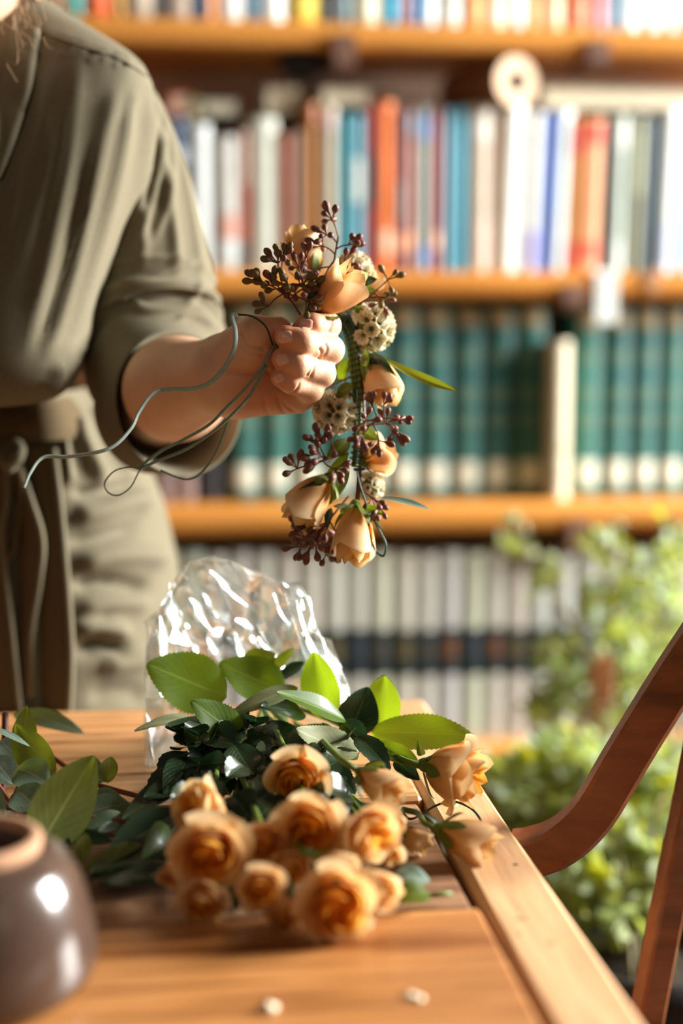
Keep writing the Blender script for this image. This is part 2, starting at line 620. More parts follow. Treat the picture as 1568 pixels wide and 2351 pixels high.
def book(x0, x1, z0, z1, y0, depth, col, label, group=None, bands=(), tilt=0.0, cat='book', rough=.5):
    """boards + rounded spine, page block, and printed bands (frac z0, frac z1, colour, inset)"""
    cxm = (x0 + x1) / 2
    t = thing('book', (cxm, y0 + depth / 2, z0), label, cat, group)
    w, h = (x1 - x0) / 2, z1 - z0
    n = 7
    a = np.linspace(-1, 1, n)
    spine = [(w * s, -depth / 2 + 0.006 * s * s * min(1, w / .012)) for s in a]
    b = .0025
    prof = spine + [(w, depth / 2), (w - b, depth / 2), (w - b, -depth / 2 + .012), (-w + b, -depth / 2 + .012), (-w + b, depth / 2), (-w, depth / 2)]
    k = len(prof)
    V = [(x, y, 0) for x, y in prof] + [(x, y, h) for x, y in prof]
    Fc = [(i, (i + 1) % k, k + (i + 1) % k, k + i) for i in range(k)]
    top = [tuple(range(0, n)) + (n + 2, n + 3), (n - 1, n, n + 1, n + 2), (n + 3, n + 4, n + 5, 0)]
    Fc += [f[::-1] for f in top] + [tuple(i + k for i in f) for f in top]
    add('cover', mesh_data('cover', V, Fc, cmat(col, rough)), t)
    V, Fc = box((-w + b, -depth / 2 + .012, .003), (w - b, depth / 2 - .004, h - .003))
    add('pages', mesh_data('pages', V, Fc, m_page), t)
    for (f0, f1, c, ins) in bands:
        ww = w * (1 - ins)
        xs = np.linspace(-ww, ww, 6)
        def yy(x):
            return -depth / 2 + 0.006 * (x / w) ** 2 * min(1, w / .012) - .0006
        V = [(x, yy(x), f0 * h) for x in xs] + [(x, yy(x), f1 * h) for x in xs]
        V += [(x, yy(x) + .0008, f0 * h) for x in xs] + [(x, yy(x) + .0008, f1 * h) for x in xs]
        Fc = [(i, i + 1, 7 + i, 6 + i) for i in range(5)] + [(12 + i, 18 + i, 19 + i, 13 + i) for i in range(5)]
        Fc += [(i + 1, i, 12 + i, 13 + i) for i in range(5)] + [(6 + i, 7 + i, 19 + i, 18 + i) for i in range(5)]
        Fc += [(0, 6, 18, 12), (5, 17, 23, 11)]
        add('spine_label', mesh_data('spine_label', V, Fc, cmat(c, .5)), t)
    t.rotation_euler = (0, tilt, 0)
    return t

def row(items, zt, yf, where, names, htop=None):
    """items: px0, px1, top py, colour, bands, tilt ; one book each"""
    for i, it in enumerate(items):
        px0, px1, pt, col, bands, tilt = it
        x0, x1 = ony(px0, 620, yf)[0], ony(px1, 620, yf)[0]
        z1 = ony(px0, pt, yf)[2] if htop is None else zt + htop + rnd.uniform(-.03, .03)
        l = names[i - 1] if i else 'the side panel'
        r = names[i + 1] if i + 1 < len(names) else 'the far books'
        lab = f'{names[i]} book on the {where} shelf'
        lab += f' beside a {l} book' if i else f' beside a {r} book'
        if i and i + 1 < len(names):
            lab = f'{names[i]} book between {l} and {r} ones, {where} shelf'
        book(x0 + .0008, x1 - .0008, zt + .001 + abs(tilt) * (x1 - x0) * .5, z1, yf, .17 + .02 * rnd.random(), col, lab, None, bands, tilt)

W = (238, 236, 226)
row2 = [
 (300, 345, 300, (70, 86, 60), (), 0, 'moss green'),
 (347, 392, 262, (60, 72, 96), (), 0, 'slate'),
 (394, 434, 270, (62, 82, 108), ((.7, .8, (160, 170, 180), .1),), 0, 'navy'),
 (436, 487, 285, (216, 222, 220), (), 0, 'ice white'),
 (489, 556, 312, (226, 226, 220), ((.08, .22, (232, 240, 238), .05), (.23, .42, (226, 176, 158), .15)), 0, 'pink-blocked white'),
 (557, 568, 300, (196, 92, 66), ((.0, .2, (60, 100, 104), 0), (.62, 1.0, (222, 190, 172), 0)), 0, 'thin brick red'),
 (569, 640, 268, (214, 218, 202), (), 0, 'pale sage'),
 (641, 648, 300, (206, 160, 128), (), 0, 'slim flesh pink'),
 (649, 668, 308, (150, 68, 30), (), 0, 'rust'),
 (669, 697, 300, (136, 100, 72), (), 0, 'umber'),
 (698, 731, 236, (186, 118, 26), ((.88, .98, (168, 96, 50), .05),), 0, 'ochre'),
 (732, 739, 280, (110, 84, 66), (), 0, 'thin taupe'),
 (740, 774, 242, (204, 192, 166), ((.86, .96, (226, 196, 186), .1),), 0, 'beige'),
 (775, 797, 262, (22, 140, 156), (), 0, 'bright teal'),
 (798, 838, 262, (104, 168, 186), ((.44, .72, (206, 222, 220), .05), (.02, .08, (210, 190, 176), .3)), 0, 'white-labelled sky blue'),
 (840, 858, 240, (150, 26, 18), ((.4, .7, (52, 34, 34), 0),), 0, 'dark red'),
 (859, 906, 232, (246, 128, 56), ((.10, .24, (252, 196, 160), .1),), 0, 'glowing orange'),
 (907, 924, 252, (122, 44, 42), ((.3, .55, (128, 116, 112), 0), (.12, .22, (246, 170, 132), .05)), 0, 'maroon and grey'),
 (926, 949, 250, (186, 128, 116), ((.14, .24, (250, 176, 134), 0), (.85, .97, (170, 166, 178), 0)), 0, 'dusty rose'),
 (950, 988, 244, (158, 166, 156), ((.03, .16, (128, 160, 204), .05), (.80, .95, (134, 164, 206), .05)), 0, 'blue-ended grey'),
 (989, 1010, 252, (168, 62, 62), ((.14, .24, (250, 176, 140), 0),), 0, 'crimson'),
 (1011, 1036, 248, (104, 158, 176), (), 0, 'greyed blue'),
 (1037, 1067, 246, (38, 138, 160), (), 0, 'turquoise'),
 (1070, 1130, 240, (220, 204, 182), ((.78, .95, (232, 228, 216), .08), (.05, .30, (226, 204, 186), .1)), 0, 'cream'),
 (1131, 1139, 262, (204, 170, 140), (), 0, 'slim tan'),
 (1140, 1192, 236, (242, 244, 238), (), .03, 'brilliant white'),
 (1195, 1236, 256, (232, 234, 230), ((.02, .26, (190, 182, 222), .04),), .03, 'white and lilac'),
 (1238, 1250, 256, (52, 118, 222), (), .04, 'thin royal blue'),
 (1252, 1298, 250, (214, 224, 226), ((.02, .35, (208, 214, 214), .05),), .04, 'frosty blue'),
 (1300, 1318, 268, (204, 132, 20), ((.75, .95, (214, 66, 26), 0), (.02, .2, (214, 70, 26), 0)), .03, 'red-ended mustard'),
 (1320, 1379, 270, (244, 178, 132), ((.84, .96, (240, 106, 84), .05), (.08, .2, (238, 120, 90), .05)), .03, 'peach'),
 (1381, 1391, 275, (40, 34, 36), (), .02, 'thin black'),
 (1393, 1432, 262, (176, 188, 174), ((.78, .95, (222, 226, 218), .05), (.02, .2, (206, 214, 206), .1)), .02, 'celadon'),
 (1434, 1472, 262, (124, 126, 100), ((.5, .9, (152, 156, 124), .2),), .02, 'olive grey'),
 (1474, 1502, 270, (24, 58, 72), (), .02, 'ink blue'),
 (1505, 1546, 246, (224, 228, 222), ((.02, .3, (196, 206, 226), .05),), .03, 'chalk white'),
 (1549, 1590, 268, (184, 200, 210), (), .02, 'powder blue'),
 (1598, 1640, 255, (120, 140, 120), (), 0, 'fern green'),
 (1643, 1700, 245, (200, 120, 70), (), 0, 'terracotta'),
]
row([r[:6] for r in row2], SH[1][1], SY + .018, 'second', [r[6] for r in row2])
row1 = [
 (120, 166, (150, 120, 90), 'drab'), (168, 203, (60, 150, 140), 'sea green'), (205, 270, (240, 108, 62), 'vermilion'), (272, 294, (184, 134, 44), 'honey'),
 (296, 370, (190, 176, 156), 'stone'), (371, 385, (44, 50, 56), 'slim charcoal'), (386, 450, (178, 158, 142), 'mushroom'),
 (451, 478, (26, 66, 98), 'midnight blue'), (480, 500, (240, 150, 90), 'apricot'), (501, 569, (238, 236, 224), 'milk white'),
 (571, 598, (68, 112, 134), 'denim'), (600, 658, (240, 240, 232), 'snow white'), (660, 735, (250, 204, 82), 'sunny yellow'),
 (737, 774, (52, 56, 56), 'graphite'), (776, 805, (98, 124, 126), 'pewter'), (808, 872, (218, 216, 188), 'ivory'),
 (875, 914, (62, 168, 204), 'cyan'), (916, 932, (196, 160, 176), 'mauve'), (934, 943, (150, 60, 60), 'slim oxblood'), (945, 961, (10, 136, 196), 'azure'),
 (963, 1000, (216, 228, 230), 'glacier'), (1002, 1055, (208, 206, 194), 'oatmeal'), (1058, 1106, (246, 156, 84), 'tangerine'),
 (1109, 1155, (248, 232, 196), 'vanilla'), (1157, 1198, (238, 240, 234), 'paper white'), (1200, 1230, (240, 170, 100), 'amber'),
 (1232, 1285, (224, 182, 140), 'sand'), (1290, 1340, (244, 120, 76), 'coral'), (1343, 1382, (222, 144, 150), 'pink'),
 (1385, 1404, (110, 152, 176), 'steel blue'), (1406, 1458, (226, 236, 232), 'pearl'), (1460, 1504, (212, 228, 230), 'mist blue'),
 (1506, 1546, (234, 240, 234), 'bone white'), (1549, 1562, (60, 90, 90), 'slim dark teal'), (1564, 1620, (220, 224, 210), 'linen'),
]
row([(a, b, 0, c, ((.05, .14, tuple(min(255, v + 26) for v in c), .1),), 0) for a, b, c, n in row1], SH[0][1], SY + .018, 'top', [r[3] for r in row1], .24)

# green encyclopedia volumes on the third shelf
GR = [(46, 106, 98), (54, 114, 104), (42, 100, 96)]
gtop, gf = SH[2][1], SY + .055
def green(pc, w, py_top, grp, lab):
    x = ony(pc, 900, gf)[0]
    z1 = ony(pc, py_top, gf)[2]
    gold, tan, faint = (222, 212, 184), (176, 156, 116), (94, 124, 104)
    b = book(x - w / 2, x + w / 2, gtop + .001, z1, gf, .165, GR[rnd.randrange(3)], lab, grp,
             ((.06, .19, (226, 226, 206), .22), (.88, .975, tan, .25), (.70, .76, faint, .3), (.50, .57, faint, .3), (.36, .43, faint, .25), (.24, .30, (70, 118, 106), .3)))
for k in range(10):
    green(559 + 73.4 * k, .0478, 694, 'green volumes left of the cream book', 'dark green cloth volume with pale spine labels in the row before the cream book')
for k, pc in enumerate((1352, 1419, 1482, 1544, 1606, 1668)):
    green(pc, .0415, 700, 'green volumes right of the cream book', 'narrower dark green volume with pale labels standing past the cream book')
xc = ony(559 + 73.4 * 9, 900, gf)[0] + .0245
book(xc, xc + .031, gtop + .001, ony(1266, 782, SY + .02)[2], SY + .02, .16, (226, 214, 184),
     'slim cream book pulled forward between two sets of green volumes', None, ((.3, .33, (200, 186, 150), .1),))
for p0, p1, c, n in ((452, 503, (30, 26, 28), 'black'), (405, 450, (150, 126, 118), 'pinkish grey'), (355, 402, (138, 116, 110), 'brown grey'), (300, 352, (96, 80, 74), 'cocoa')):
    x0, x1 = ony(p0, 1000, gf)[0], ony(p1, 1000, gf)[0]
    book(x0, x1 - .001, gtop + .001, gtop + .27, gf, .165, c, f'{n} book on the third shelf before the green volumes', None, ((.8, .83, (120, 104, 84), .1),))

# pale law reports with a dark band on the lowest shelf in view
lf = SY + .03
k, px = 0, 150
while px < 1640:
    wd = 50 + rnd.uniform(-3, 7)
    x0, x1 = ony(px, 1500, lf)[0], ony(px + wd, 1500, lf)[0]
    h = ony(px, 1266, lf)[2] - SH[3][1] - rnd.uniform(0, .006)
    f0, f1 = .355, .60
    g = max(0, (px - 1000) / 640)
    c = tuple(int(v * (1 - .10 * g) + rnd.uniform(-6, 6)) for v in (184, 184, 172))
    lc = [(74, 68, 58), (112, 70, 42), (96, 82, 48), (60, 78, 70), (54, 56, 66)][rnd.randrange(5)]
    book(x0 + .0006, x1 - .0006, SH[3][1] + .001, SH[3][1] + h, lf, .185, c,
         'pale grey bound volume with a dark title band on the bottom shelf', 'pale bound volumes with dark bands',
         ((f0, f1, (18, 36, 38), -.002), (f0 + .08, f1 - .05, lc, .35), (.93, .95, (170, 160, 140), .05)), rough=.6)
    px += wd
    k += 1

# things lying on the second row of books
def flat_book(px0, px1, py0, py1, dy, col, lab, depth=.15):
    a, b = ony(px0, py1, SY + dy), ony(px1, py0, SY + dy)
    t = thing('book', ((a[0] + b[0]) / 2, SY + dy + depth / 2, a[2]), lab, 'book')
    w, h = (b[0] - a[0]) / 2, b[2] - a[2]
    V, Fc = merge([box((-w, -depth / 2, 0), (w, depth / 2, .0025)), box((-w, -depth / 2, h - .0025), (w, depth / 2, h)), box((-w, -depth / 2, .0025), (-w + .003, depth / 2, h - .0025))])
    add('cover', mesh_data('cover', V, Fc, cmat(col)), t)
    V, Fc = box((-w + .003, -depth / 2 + .004, .0025), (w - .004, depth / 2 - .004, h - .0025))
    add('pages', mesh_data('pages', V, Fc, m_page), t)
flat_book(1250, 1640, 208, 247, .05, (196, 192, 168), 'broad pale flat volume lying across the upright books beyond the cardboard tube')
flat_book(392, 436, 214, 262, .06, (216, 92, 60), 'small red book lying on the navy book')
flat_book(438, 470, 224, 278, .06, (150, 150, 92), 'small olive book lying over the ice white book')
flat_book(472, 545, 232, 262, .06, (206, 214, 202), 'small pale green book lying over white books')
flat_book(612, 690, 200, 262, .07, (224, 218, 196), 'thick cream book lying on the pale sage book')
flat_book(742, 852, 204, 238, .05, (216, 212, 190), 'flat grey cream book lying above the beige book')

p0 = ony(1186, 187, SY + .0)
ax = nrm(np.array([-.34, .93, .02]))
Lt = .17
tb = thing('cardboard_tube', (p0[0], p0[1], p0[2] - .038), 'brown cardboard tube with open end lying on the books', 'tube')
T = tube([p0, p0 + ax * Lt], .0375, 36, False)
Ti = tube([p0, p0 + ax * Lt], .0165, 36, False)
n = 36
V = np.concatenate([T[0], Ti[0]])
Fc = [tuple(f) for f in T[1]]
put('sleeve', T[0], Fc, mat('kraft_board', (150, 104, 70), .75, .1, 20), tb, True)
put('bore', Ti[0], [f[::-1] for f in Ti[1]], mat('tube_bore', (70, 84, 78), .8), tb, True)
put('end_ring', np.concatenate([T[0][:n], Ti[0][:n]]), [(i, n + i, n + (i + 1) % n, (i + 1) % n) for i in range(n)], mat('tube_end', (214, 184, 152), .8, .08, 40), tb)

# paper tags hanging over the shelf edge
for px, py0, py1, w, c, lab in ((1393, 590, 742, .034, (226, 232, 226), 'white paper strip hanging down over the second shelf edge'),
                                (1500, 600, 668, .02, (176, 130, 92), 'short brown paper strip hanging over the second shelf edge')):
    x = ony(px, 700, SY - .004)[0]
    zt_, zb_ = SH[1][1] + .0005, ony(px, py1, SY - .004)[2]
    prof = [(SY + .012, zt_ + .001), (SY + .002, zt_ + .001), (SY - .003, zt_ - .003), (SY - .0035, (zt_ + zb_) / 2), (SY - .005, zb_)]
    V = [(x + s * w / 2, y, z) for (y, z) in prof for s in (-1, 1)] + [(x + s * w / 2, y - .0006, z + .0006) for (y, z) in prof for s in (-1, 1)]
    Fc = [(2 * i, 2 * i + 1, 2 * i + 3, 2 * i + 2) for i in range(4)]
    Fc += [tuple(10 + j for j in f)[::-1] for f in Fc]
    o = put('paper_strip', V, Fc, mat('paper_%d' % c[0], c, .8))
    tag(o, lab, 'paper')

# ================================================================== THE TABLE
TZ = 0.75
w_far = wood_mat('table_plank_far', (178, 116, 64), (226, 172, 116), 0, 0.42, 9)
w_mid = wood_mat('table_plank_rough', (126, 86, 58), (196, 150, 110), 0, 0.7, 9)
w_near = wood_mat('table_plank_near', (132, 74, 30), (212, 148, 86), 0, 0.36, 6)
w_stile = wood_mat('table_stile', (208, 158, 110), (234, 190, 144), 1, 0.42, 8, knots=False)
table = thing('table', (-0.4, 0.75, 0), 'worn orange wooden plank table with a paler border board', 'table')
XS, XE, YF, YN = 0.178, 0.226, 1.256, 0.30
TL = -1.25
def plank(x0, x1, y0, y1, z1, m, th=.03, bev=.003):
    return put('plank', *box((x0, y0, z1 - th), (x1, y1, z1), bev), m, table)
plank(TL, XS - .001, 1.158, YF - .002, TZ - .0004, w_far)
plank(TL, XS - .001, 1.065, 1.157, TZ - .0008, w_far)
plank(TL, XS - .0015, .984, 1.0635, TZ - .0002, w_far)
# rough weathered plank, a little lower, its end short of the border board
Vx, Fx = box((TL, .790, TZ - .034), (XS - .004, .9815, TZ - .0035), .004)
put('plank', Vx, Fx, w_mid, table)
plank(TL, XS - .001, .60, .786, TZ, w_near, .03, .005)
plank(TL, XS - .001, .45, .5985, TZ - .0006, w_near, .03, .004)
plank(TL, XS - .001, YN, .4485, TZ - .0003, w_near, .03, .004)
put('border_board', *box((XS, YN, TZ - .03), (XE, YF, TZ), .0045), w_stile, table)
put('apron', *box((TL + .08, YF - .09, TZ - .12), (XE - .06, YF - .065, TZ - .035)), w_near, table)
put('apron', *box((XE - .07, YN + .06, TZ - .12), (XE - .05, YF - .09, TZ - .035)), w_near, table)
put('cross_batten', *box((TL + .2, YN + .02, TZ - .06), (TL + .28, YF - .1, TZ - .0345)), w_near, table)
for x, y in ((XE - .08, YF - .12), (XE - .08, YN + .06), (TL + .08, YF - .12), (TL + .08, YN + .06)):
    put('leg', *box((x, y, 0), (x + .055, y + .055, TZ - .0345), .004), w_near, table)
# nail heads and scars in the border board
m_scar = mat('dark_scar', (84, 54, 34), .8)
for px, py, w, l in ((1184, 1985, .003, .003), (1195, 2110, .0012, .007), (1190, 2145, .0015, .004), (1265, 2165, .0016, .005)):
    c = onz(px, py, TZ)
    put('nail_hole', *box((c[0] - l / 2, c[1] - w / 2, TZ - .001), (c[0] + l / 2, c[1] + w / 2, TZ + .0003), .0003), m_scar, table)

# ================================================================== THE PERSON
person = thing('person', tuple(at(-250, 1600, 1.38) * np.array([1, 1, 0])), 'person in an olive wrap dress, left hand holding up the flower garland', 'person')
m_skin = mat('skin', (222, 176, 142), .5, .05, 60, .18, 420, spec=.3, sss=.12)
# ---- skin: field of tapering limbs, surfaced in one piece
def cone(P, a, b, ra, rb):
    a, b = np.array(a, np.float32), np.array(b, np.float32)
    ab = b - a
    t = np.clip(((P - a) @ ab) / (ab @ ab), 0, 1)
    return np.sqrt(((P - a - t[..., None] * ab) ** 2).sum(-1)) - (ra + t * (rb - ra))
def smin(a, b, k):
    h = np.maximum(k - np.abs(a - b), 0) / k
    return np.minimum(a, b) - h * h * k * .25
FING = {
 'index': [((716, 776, 1.070), .0098), ((752, 748, 1.036), .0092), ((716, 747, 1.018), .0083), ((700, 747, 1.017), .0077)],
 'middle': [((726, 815, 1.072), .0102), ((757, 803, 1.032), .0101), ((694, 786, 1.008), .0090), ((657, 773, 1.009), .0084)],
 'ring': [((716, 856, 1.070), .0100), ((738, 857, 1.030), .0098), ((682, 838, 1.008), .0085), ((648, 824, 1.011), .0079)],
 'pinky': [((690, 900, 1.058), .0105), ((712, 893, 1.030), .0092), ((668, 877, 1.013), .0077), ((642, 866, 1.015), .0070)],
}
def hand_field(P):
    palm = cone(P, at(540, 858, 1.062), at(705, 800, 1.074), .0185, .0125)
    for a, b, ra, rb in (((545, 865, 1.060), (708, 850, 1.074), .020, .0130), ((550, 890, 1.058), (690, 895, 1.063), .0185, .0140),
                         ((560, 905, 1.050), (680, 908, 1.050), .0150, .0130), ((530, 850, 1.055), (575, 800, 1.040), .020, .0160),
                         ((560, 815, 1.045), (690, 770, 1.072), .014, .010)):
        palm = smin(palm, cone(P, at(*a), at(*b), ra, rb), .012)
    arm = cone(P, at(515, 858, 1.066), at(405, 893, 1.135), .0270, .0375)
    arm = smin(arm, cone(P, at(405, 893, 1.135), at(362, 925, 1.225), .0375, .039), .02)
    hand = smin(palm, arm, .022)
    thumb = cone(P, at(552, 800, 1.040), at(585, 770, 1.030), .0150, .0138)
    thumb = smin(thumb, cone(P, at(585, 770, 1.030), at(640, 757, 1.026), .0130, .0095), .006)
    hand = smin(hand, thumb, .010)
    fs = []
    for nme, ch in FING.items():
        d = None
        for (a, ra), (b, rb) in zip(ch[:-1], ch[1:]):
            c = cone(P, at(*a), at(*b), ra, rb)
            d = c if d is None else smin(d, c, .0045)
        fs.append(d)
    allf = fs[0]
    for d in fs[1:]:
        allf = smin(allf, d, .0016)
    return smin(hand, allf, .0022)
h = 0.00125
lo = np.array([-0.062, 0.995, 0.965])
hi = np.array([0.142, 1.235, 1.118])
nn = np.ceil((hi - lo) / h).astype(int)
gx = [np.float32(lo[k]) + np.float32(h) * np.arange(nn[k], dtype=np.float32) for k in range(3)]
field = np.empty(nn, np.float32)
for i0 in range(0, nn[0], 24):
    P = np.stack(np.meshgrid(gx[0][i0:i0 + 24], gx[1], gx[2], indexing='ij'), -1)
    field[i0:i0 + 24] = hand_field(P)
field[0], field[:, -1] = 1, 1
V1, F1 = surface_nets(field, lo, h)
V1 = laplacian(V1, F1, 3, .5)
bvh1 = BVHTree.FromPolygons([tuple(v) for v in V1], [tuple(f) for f in F1.tolist()])
def hit(bvh, px, py):
    r = CF + CR * (px - 784) / FPX + CU * (1175.5 - py) / FPX
    loc, nor, idx, dist = bvh.ray_cast(Vector(CAM), Vector(r).normalized())
    if loc is None:
        return None, None
    nor = np.array(nor)
    if nor @ r > 0:
        nor = -nor
    return np.array(loc), nor
# skin creases
def zc(pts):
    return [(500 + x / 4.9, 680 + y / 4.9) for x, y in pts]
N1 = vnormals(V1, F1)
for pts, w, dep in ((zc([(250, 400), (290, 500), (360, 570), (440, 595), (525, 602)]), .0016, .0016), (zc([(235, 480), (300, 590), (400, 640), (500, 660)]), .0013, .0009),
                    (zc([(100, 835), (250, 862), (420, 870), (570, 840)]), .0017, .0016), (zc([(530, 1170), (535, 1250), (570, 1335)]), .0013, .0011),
                    (zc([(680, 1140), (695, 1230), (760, 1330)]), .0014, .0013), (zc([(730, 1190), (780, 1250), (850, 1290)]), .0012, .0008),
                    (zc([(1150, 590), (1170, 650), (1135, 700)]), .0012, .0008), (zc([(1215, 540), (1235, 600), (1200, 670)]), .0012, .0008),
                    (zc([(1060, 770), (1040, 830), (1010, 890)]), .0012, .0008), (zc([(1090, 780), (1070, 850), (1045, 910)]), .0011, .0007),
                    (zc([(1290, 230), (1280, 330), (1250, 400)]), .0011, .0007), (zc([(920, 990), (890, 1050), (830, 1100)]), .0011, .0008)):
    P3 = [hit(bvh1, *p)[0] for p in smooth_path(np.array(pts), 14)]
    P3 = np.array([p for p in P3 if p is not None])
    if len(P3) > 2:
        d = seg_dist(V1, P3)
        V1 = V1 - N1 * (1.5 * dep * np.exp(-(d / w) ** 2))[:, None]
# torso, neck and head under the dress
HEAD = at(-118, -205, 1.165)
def body_field(P):
    bx = -.20
    def pt(x, y, z):
        return np.array([x, y, z])
    d = cone(P, pt(bx, 1.42, .95), pt(bx, 1.36, 1.06), .075, .075)
    d = smin(d, cone(P, pt(bx, 1.36, 1.06), pt(bx, 1.28, 1.16), .075, .08), .03)
    d = smin(d, cone(P, pt(bx - .04, 1.27, 1.18), pt(bx + .04, 1.27, 1.18), .075, .075), .04)
    for s in (-1, 1):
        d = smin(d, cone(P, pt(bx, 1.285, 1.25), pt(bx + s * .125, 1.285, 1.245), .05, .042), .05)
        d = smin(d, cone(P, pt(bx + s * .08, 1.40, .88), pt(bx + s * .085, 1.43, .45), .085, .055), .03)
        d = smin(d, cone(P, pt(bx + s * .085, 1.43, .45), pt(bx + s * .085, 1.45, .06), .052, .034), .03)
        d = smin(d, cone(P, pt(bx + s * .085, 1.46, .04), pt(bx + s * .09, 1.30, .03), .034, .026), .03)
    d = smin(d, cone(P, pt(bx + .135, 1.29, 1.24), at(330, 640, 1.255), .045, .038), .03)
    d = smin(d, cone(P, at(330, 640, 1.255), at(362, 920, 1.23), .038, .036), .02)
    d = smin(d, cone(P, pt(bx - .135, 1.29, 1.24), pt(bx - .17, 1.30, 1.02), .045, .038), .03)
    d = smin(d, cone(P, pt(bx - .17, 1.30, 1.02), pt(bx - .10, 1.10, .96), .036, .026), .02)
    nb = pt(bx, 1.275, 1.27)
    d = smin(d, cone(P, nb, HEAD + (0, .02, -.03), .045, .042), .03)
    q = (P - HEAD) / np.array([.073, .092, .108])
    e = (np.sqrt((q ** 2).sum(-1)) - 1) * .075
    d = smin(d, e, .012)
    d = smin(d, cone(P, HEAD + (0, -.052, -.075), HEAD + (0, -.045, -.05), .024, .035), .03)       # chin and jaw
    d = smin(d, cone(P, HEAD + (0, -.088, .008), HEAD + (0, -.104, -.018), .008, .011), .012)     # nose
    d = smin(d, cone(P, HEAD + (-.016, -.088, -.047), HEAD + (.016, -.088, -.047), .006, .006), .008)
    for s in (-1, 1):
        d = smin(d, cone(P, HEAD + (s * .074, .005, .012), HEAD + (s * .073, 0, -.018), .012, .009), .006)
        ey = np.sqrt(((P - (HEAD + (s * .031, -.088, .012))) ** 2).sum(-1)) - .012
        d = np.maximum(d, -ey)
        d = np.minimum(d, np.sqrt(((P - (HEAD + (s * .031, -.077, .012))) ** 2).sum(-1)) - .0115)
    return d
h2 = .006
lo2 = np.array([-.46, .98, -.02])
hi2 = np.array([.08, 1.56, 1.58])
nn2 = np.ceil((hi2 - lo2) / h2).astype(int)
g2 = [np.float32(lo2[k]) + np.float32(h2) * np.arange(nn2[k], dtype=np.float32) for k in range(3)]
P = np.stack(np.meshgrid(*g2, indexing='ij'), -1)
V2, F2 = surface_nets(body_field(P), lo2, h2)
V2 = laplacian(V2, F2, 2, .5)
V2[:, 2] = np.maximum(V2[:, 2], .001)
Vb = np.concatenate([V1, V2])
Fb = np.concatenate([F1, F2 + len(V1)]).tolist()
body = put('body', Vb, Fb, m_skin, person, True)
# rosy fingertips as a real skin tone
tips = [at(*FING[k][3][0]) for k in FING] + [at(640, 757, 1.026)]
dt = np.min([np.linalg.norm(Vb - t, axis=1) for t in tips], 0)
red = np.clip(1 - (dt - .007) / .016, 0, 1) * .75
dp = np.linalg.norm(Vb - at(600, 900, 1.03), axis=1)
red = np.maximum(red, np.clip(1 - (dp - .012) / .02, 0, 1) * .55)
at_ = body.data.attributes.new('red', 'FLOAT', 'POINT')
at_.data.foreach_set('value', red.astype(np.float32))
nt = m_skin.node_tree
an = nt.nodes.new('ShaderNodeAttribute')
an.attribute_name = 'red'
mxs = nt.nodes.new('ShaderNodeMixRGB')
b_ = nt.nodes['Principled BSDF']
src = b_.inputs['Base Color'].links[0].from_socket
nt.links.new(an.outputs['Fac'], mxs.inputs[0])
nt.links.new(src, mxs.inputs[1])
mxs.inputs[2].default_value = lin((218, 128, 86))
nt.links.new(mxs.outputs[0], b_.inputs['Base Color'])
# nails laid on the finger ends
m_nail = mat('fingernail', (236, 176, 152), .22, spec=.6)
bvh1 = BVHTree.FromPolygons([tuple(v) for v in V1], [tuple(f) for f in F1.tolist()])
for cxp, cyp, ang, L_, w_ in ((703, 744, 175, 15, 12.5), (655, 774, 190, 17, 14), (648, 826, 200, 15, 12), (640, 868, 205, 12.5, 10.5)):
    a = math.radians(ang)
    ex, ey = np.array([math.cos(a), -math.sin(a)]), np.array([math.sin(a), math.cos(a)])
    nu, nv = 9, 9
    V, ok = [], True
    for i in range(nu):
        for j in range(nv):
            u, v = -1 + 2 * i / (nu - 1), -1 + 2 * j / (nv - 1)
            # squarish outline
            ww = (1 - abs(u) ** 4 * .35)
            p = np.array([cxp, cyp]) + ex * u * L_ + ey * v * w_ * ww
            q, nq = hit(bvh1, *p)
            if q is None:
                ok = False
                break
            edge = max(abs(u), abs(v)) ** 6
            V.append(q + nq * (.0010 - .0009 * edge))
        if not ok:
            break
    if ok:
        put('fingernail', V, grid_faces(nu, nv), m_nail, body, True)
